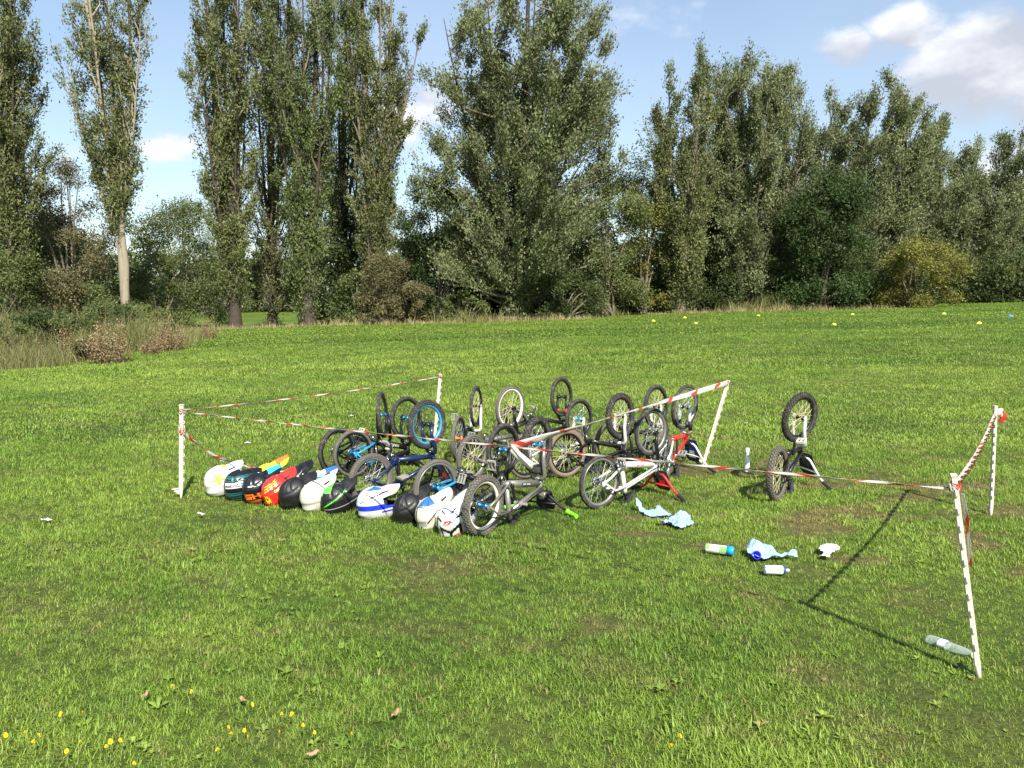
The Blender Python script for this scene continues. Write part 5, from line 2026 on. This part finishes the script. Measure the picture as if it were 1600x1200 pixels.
for (u, v, s_, lab) in ((314, 808, .035, 'small white paper scrap in front of the long helmet row'), (72, 817, .05, 'white paper strip on the grass at far left'), (387, 695, .045, 'thin white scrap behind the left corner post'),
                        (1150, 614, .045, 'pale scrap beyond the slanting post'), (1166, 664, .03, 'tiny white scrap left of the lone bike front wheel'), (550, 652, .035, 'thin white scrap left of the rear post'), (347, 724, .025, 'tiny pale scrap by the trailing tape')):
    g = gp(u, v)
    paper('paper_scrap', lab, 'litter', (g.x, g.y), [(-s_, -.3 * s_), (0, -.6 * s_), (s_, -.1 * s_), (.7 * s_, .5 * s_), (-.5 * s_, .6 * s_)], -25, WP, int(u), .03, (), 'white litter on the grass', 9)

# clear plastic bottle
PET, t, p = new_mat('clear_plastic')
p.inputs['Base Color'].default_value = (.62, .68, .66, 1)
p.inputs['Roughness'].default_value = .15
p.inputs['Specular IOR Level'].default_value = .8
tb = t.add('ShaderNodeBsdfTransparent', {'Color': (.92, .96, .94, 1)})
fz = t.smooth(t.add('ShaderNodeLayerWeight', {'Blend': .35}).outputs['Facing'], 0.0, 0.9, .14, .55)
mx = t.add('ShaderNodeMixShader', {0: fz, 1: tb.outputs[0], 2: p.outputs[0]})
t.l.new(mx.outputs[0], t.n['Material Output'].inputs['Surface'])
pb = thing('plastic_bottle', (2.11, 3.92, 0), R_(-58), 'clear crushed plastic bottle lying behind the nearest post', 'bottle')
pb.scale = (1.05, 1.05, .75)
mb = MB()
mb.lathe([(.001, .0), (.026, .002), (.031, .01), (.030, .05), (.0285, .055), (.031, .06), (.0305, .10), (.0285, .105), (.031, .11), (.031, .15), (.024, .185), (.014, .205), (.013, .222)], 24, 'X')
mb.xf(lambda p: Vector((p.x, p.y + .004 * math.sin(p.x * 40), p.z * (.86 + .1 * math.sin(p.x * 30)) + .036)))
o = mb.build('body', PET, pb)
mb = MB()
mb.lathe([(.0145, .214), (.016, .216), (.016, .236), (.014, .239), (.001, .239)], 18, 'X')
mb.xf(lambda p: p + Vector((0, 0, .036)))
mb.build('cap', CANW, pb)
mb = MB()
mb.lathe([(.0316, .062), (.0322, .066), (.0322, .092), (.0316, .098)], 24, 'X')
mb.xf(lambda p: Vector((p.x, p.y, p.z * .9 + .036)))
mb.build('label_band', mat('label_pale', (.60, .66, .64), .4), pb)

# marker cones
CY = mat('cone_yellow', (0.80, 0.85, 0.08), 0.5)
CB = mat('cone_blue', (0.03, 0.30, 0.80), 0.5)
mb = MB()
mb.lathe([(.125, .0), (.130, .004), (.122, .010), (.085, .055), (.055, .085), (.042, .092), (.036, .090), (.036, .075), (.08, .045), (.112, .006), (.125, .0)], 28)
cone_me = mb.mesh('marker_cone', CY)
for (u, v, m, lab) in ((1021, 500, CY, 'yellow marker cone furthest left, near the broad poplar'), (1070, 495, CY, 'yellow marker cone just beyond the second of the left trio'),
                       (1087, 504, CY, 'nearest yellow marker cone of the left trio'), (1185, 492, CY, 'yellow marker cone midway, in front of the poplar pair'),
                       (1303, 506, CY, 'near yellow marker cone straight above the lone bike'), (1332, 490, CY, 'far yellow marker cone in front of the dark green tree'),
                       (1475, 489, CY, 'far yellow marker cone right of the yellow-green bush'), (1530, 504, CY, 'near yellow marker cone above the upright post'), (1579, 493, CB, 'blue marker cone at the right end of the cones')):
    g = gslope(u, v + 2)
    o = link('marker_cone', cone_me, None, g)
    own_mat(o, m)
    tag(o, lab, 'cone', 'marker cones out on the field')

# dandelions
DY = mat('dandelion_yellow', (0.78, 0.56, 0.01), 0.7, vary=0.15, scale=60)
DS = mat('dandelion_stem', (0.16, 0.22, 0.05), 0.6)


def flower_meshes():
    mb = MB()
    rs = random.Random(3)
    for ring, (n, r0, r1, z0, z1) in enumerate(((16, .003, .017, .0, .004), (13, .002, .012, .003, .009), (8, .001, .007, .006, .012))):
        for k in range(n):
            a = 6.283 * (k + rs.random() * .4) / n
            w = .0028
            d, e = Vector((math.cos(a), math.sin(a), 0)), Vector((-math.sin(a), math.cos(a), 0))
            mb.raw([d * r0 - e * w * .5 + Vector((0, 0, z0)), d * r0 + e * w * .5 + Vector((0, 0, z0)), d * r1 + e * w + Vector((0, 0, z1)), d * r1 - e * w + Vector((0, 0, z1))], [(0, 1, 2, 3)], 0, False)
    head = mb.mesh('flower_head', DY)
    mb = MB()
    mb.tube([(0, 0, -.01), (.004, .002, .03), (.002, .004, .06)], [.0022, .002, .0022], 5)
    mb.lathe([(.002, .058), (.006, .060), (.005, .066)], 8)
    return head, mb.mesh('stem', DS)


fh, fs_ = flower_meshes()
rs_ = random.Random(12)
FLOWERS = sorted(((269, 1074), (300, 1085), (394, 1104), (129, 1112), (96, 1121), (357, 1138), (361, 1149), (387, 1157), (340, 1170), (381, 1141), (40, 1150), (10, 1152), (52, 1158), (61, 1155), (125, 1159), (103, 1172), (167, 1170),
               (172, 1166), (189, 1161), (210, 1196), (440, 1118), (457, 1122), (437, 1144), (473, 1140), (549, 1153), (491, 1145), (1062, 1152), (1050, 1168)))
ORD = ('first second third fourth fifth sixth seventh eighth ninth tenth eleventh twelfth thirteenth fourteenth fifteenth sixteenth seventeenth eighteenth nineteenth twentieth twenty-first '
       'twenty-second twenty-third twenty-fourth twenty-fifth twenty-sixth twenty-seventh twenty-eighth').split()
for fi, (u, v) in enumerate(FLOWERS):
    g = gp(u, v, .06)
    root = thing('dandelion_flower', (g.x, g.y, 0), rs_.uniform(0, 6.28), 'small yellow dandelion, ' + ORD[fi] + ' of the yellow flowers from the left', 'flower', 'yellow flowers in the foreground grass')
    k = rs_.uniform(.3, .55)
    root.scale = (k, k, rs_.uniform(.8, 1.15))
    link('stem', fs_, root)
    h = link('flower_head', fh, root, (.002, .004, .064), (rs_.uniform(-.35, .35), rs_.uniform(-.35, .35), 0))

# fallen leaves
LB = mat('fallen_leaf_brown', (0.30, 0.19, 0.10), 0.7, vary=0.3, scale=40)
for (u, v, s_, hd, lab) in ((440, 854, .05, 10, 'brown fallen leaf in front of the red helmet'), (614, 1129, .055, 60, 'curled tan fallen leaf in the bottom centre grass'), (487, 1194, .05, 20, 'tan fallen leaf at the bottom picture edge'),
                            (380, 1110, .045, 130, 'pinkish fallen leaf beside the dandelions'), (230, 1102, .04, 70, 'small faded fallen leaf at bottom left')):
    g = gp(u, v)
    s_ *= .55
    out = [(-s_, 0), (-.5 * s_, .45 * s_), (.1 * s_, .5 * s_), (.6 * s_, .3 * s_), (s_, 0), (.6 * s_, -.35 * s_), (.1 * s_, -.5 * s_), (-.5 * s_, -.4 * s_)]
    o = paper('fallen_leaf', lab, 'leaf', (g.x, g.y), out, hd, LB, int(u) + 1, .018, [(s_ * .6, 0, s_ * .5, .02), (-s_ * .7, 0, s_ * .5, .015)], 'fallen leaves on the grass', 9)
    o.location.z = .012
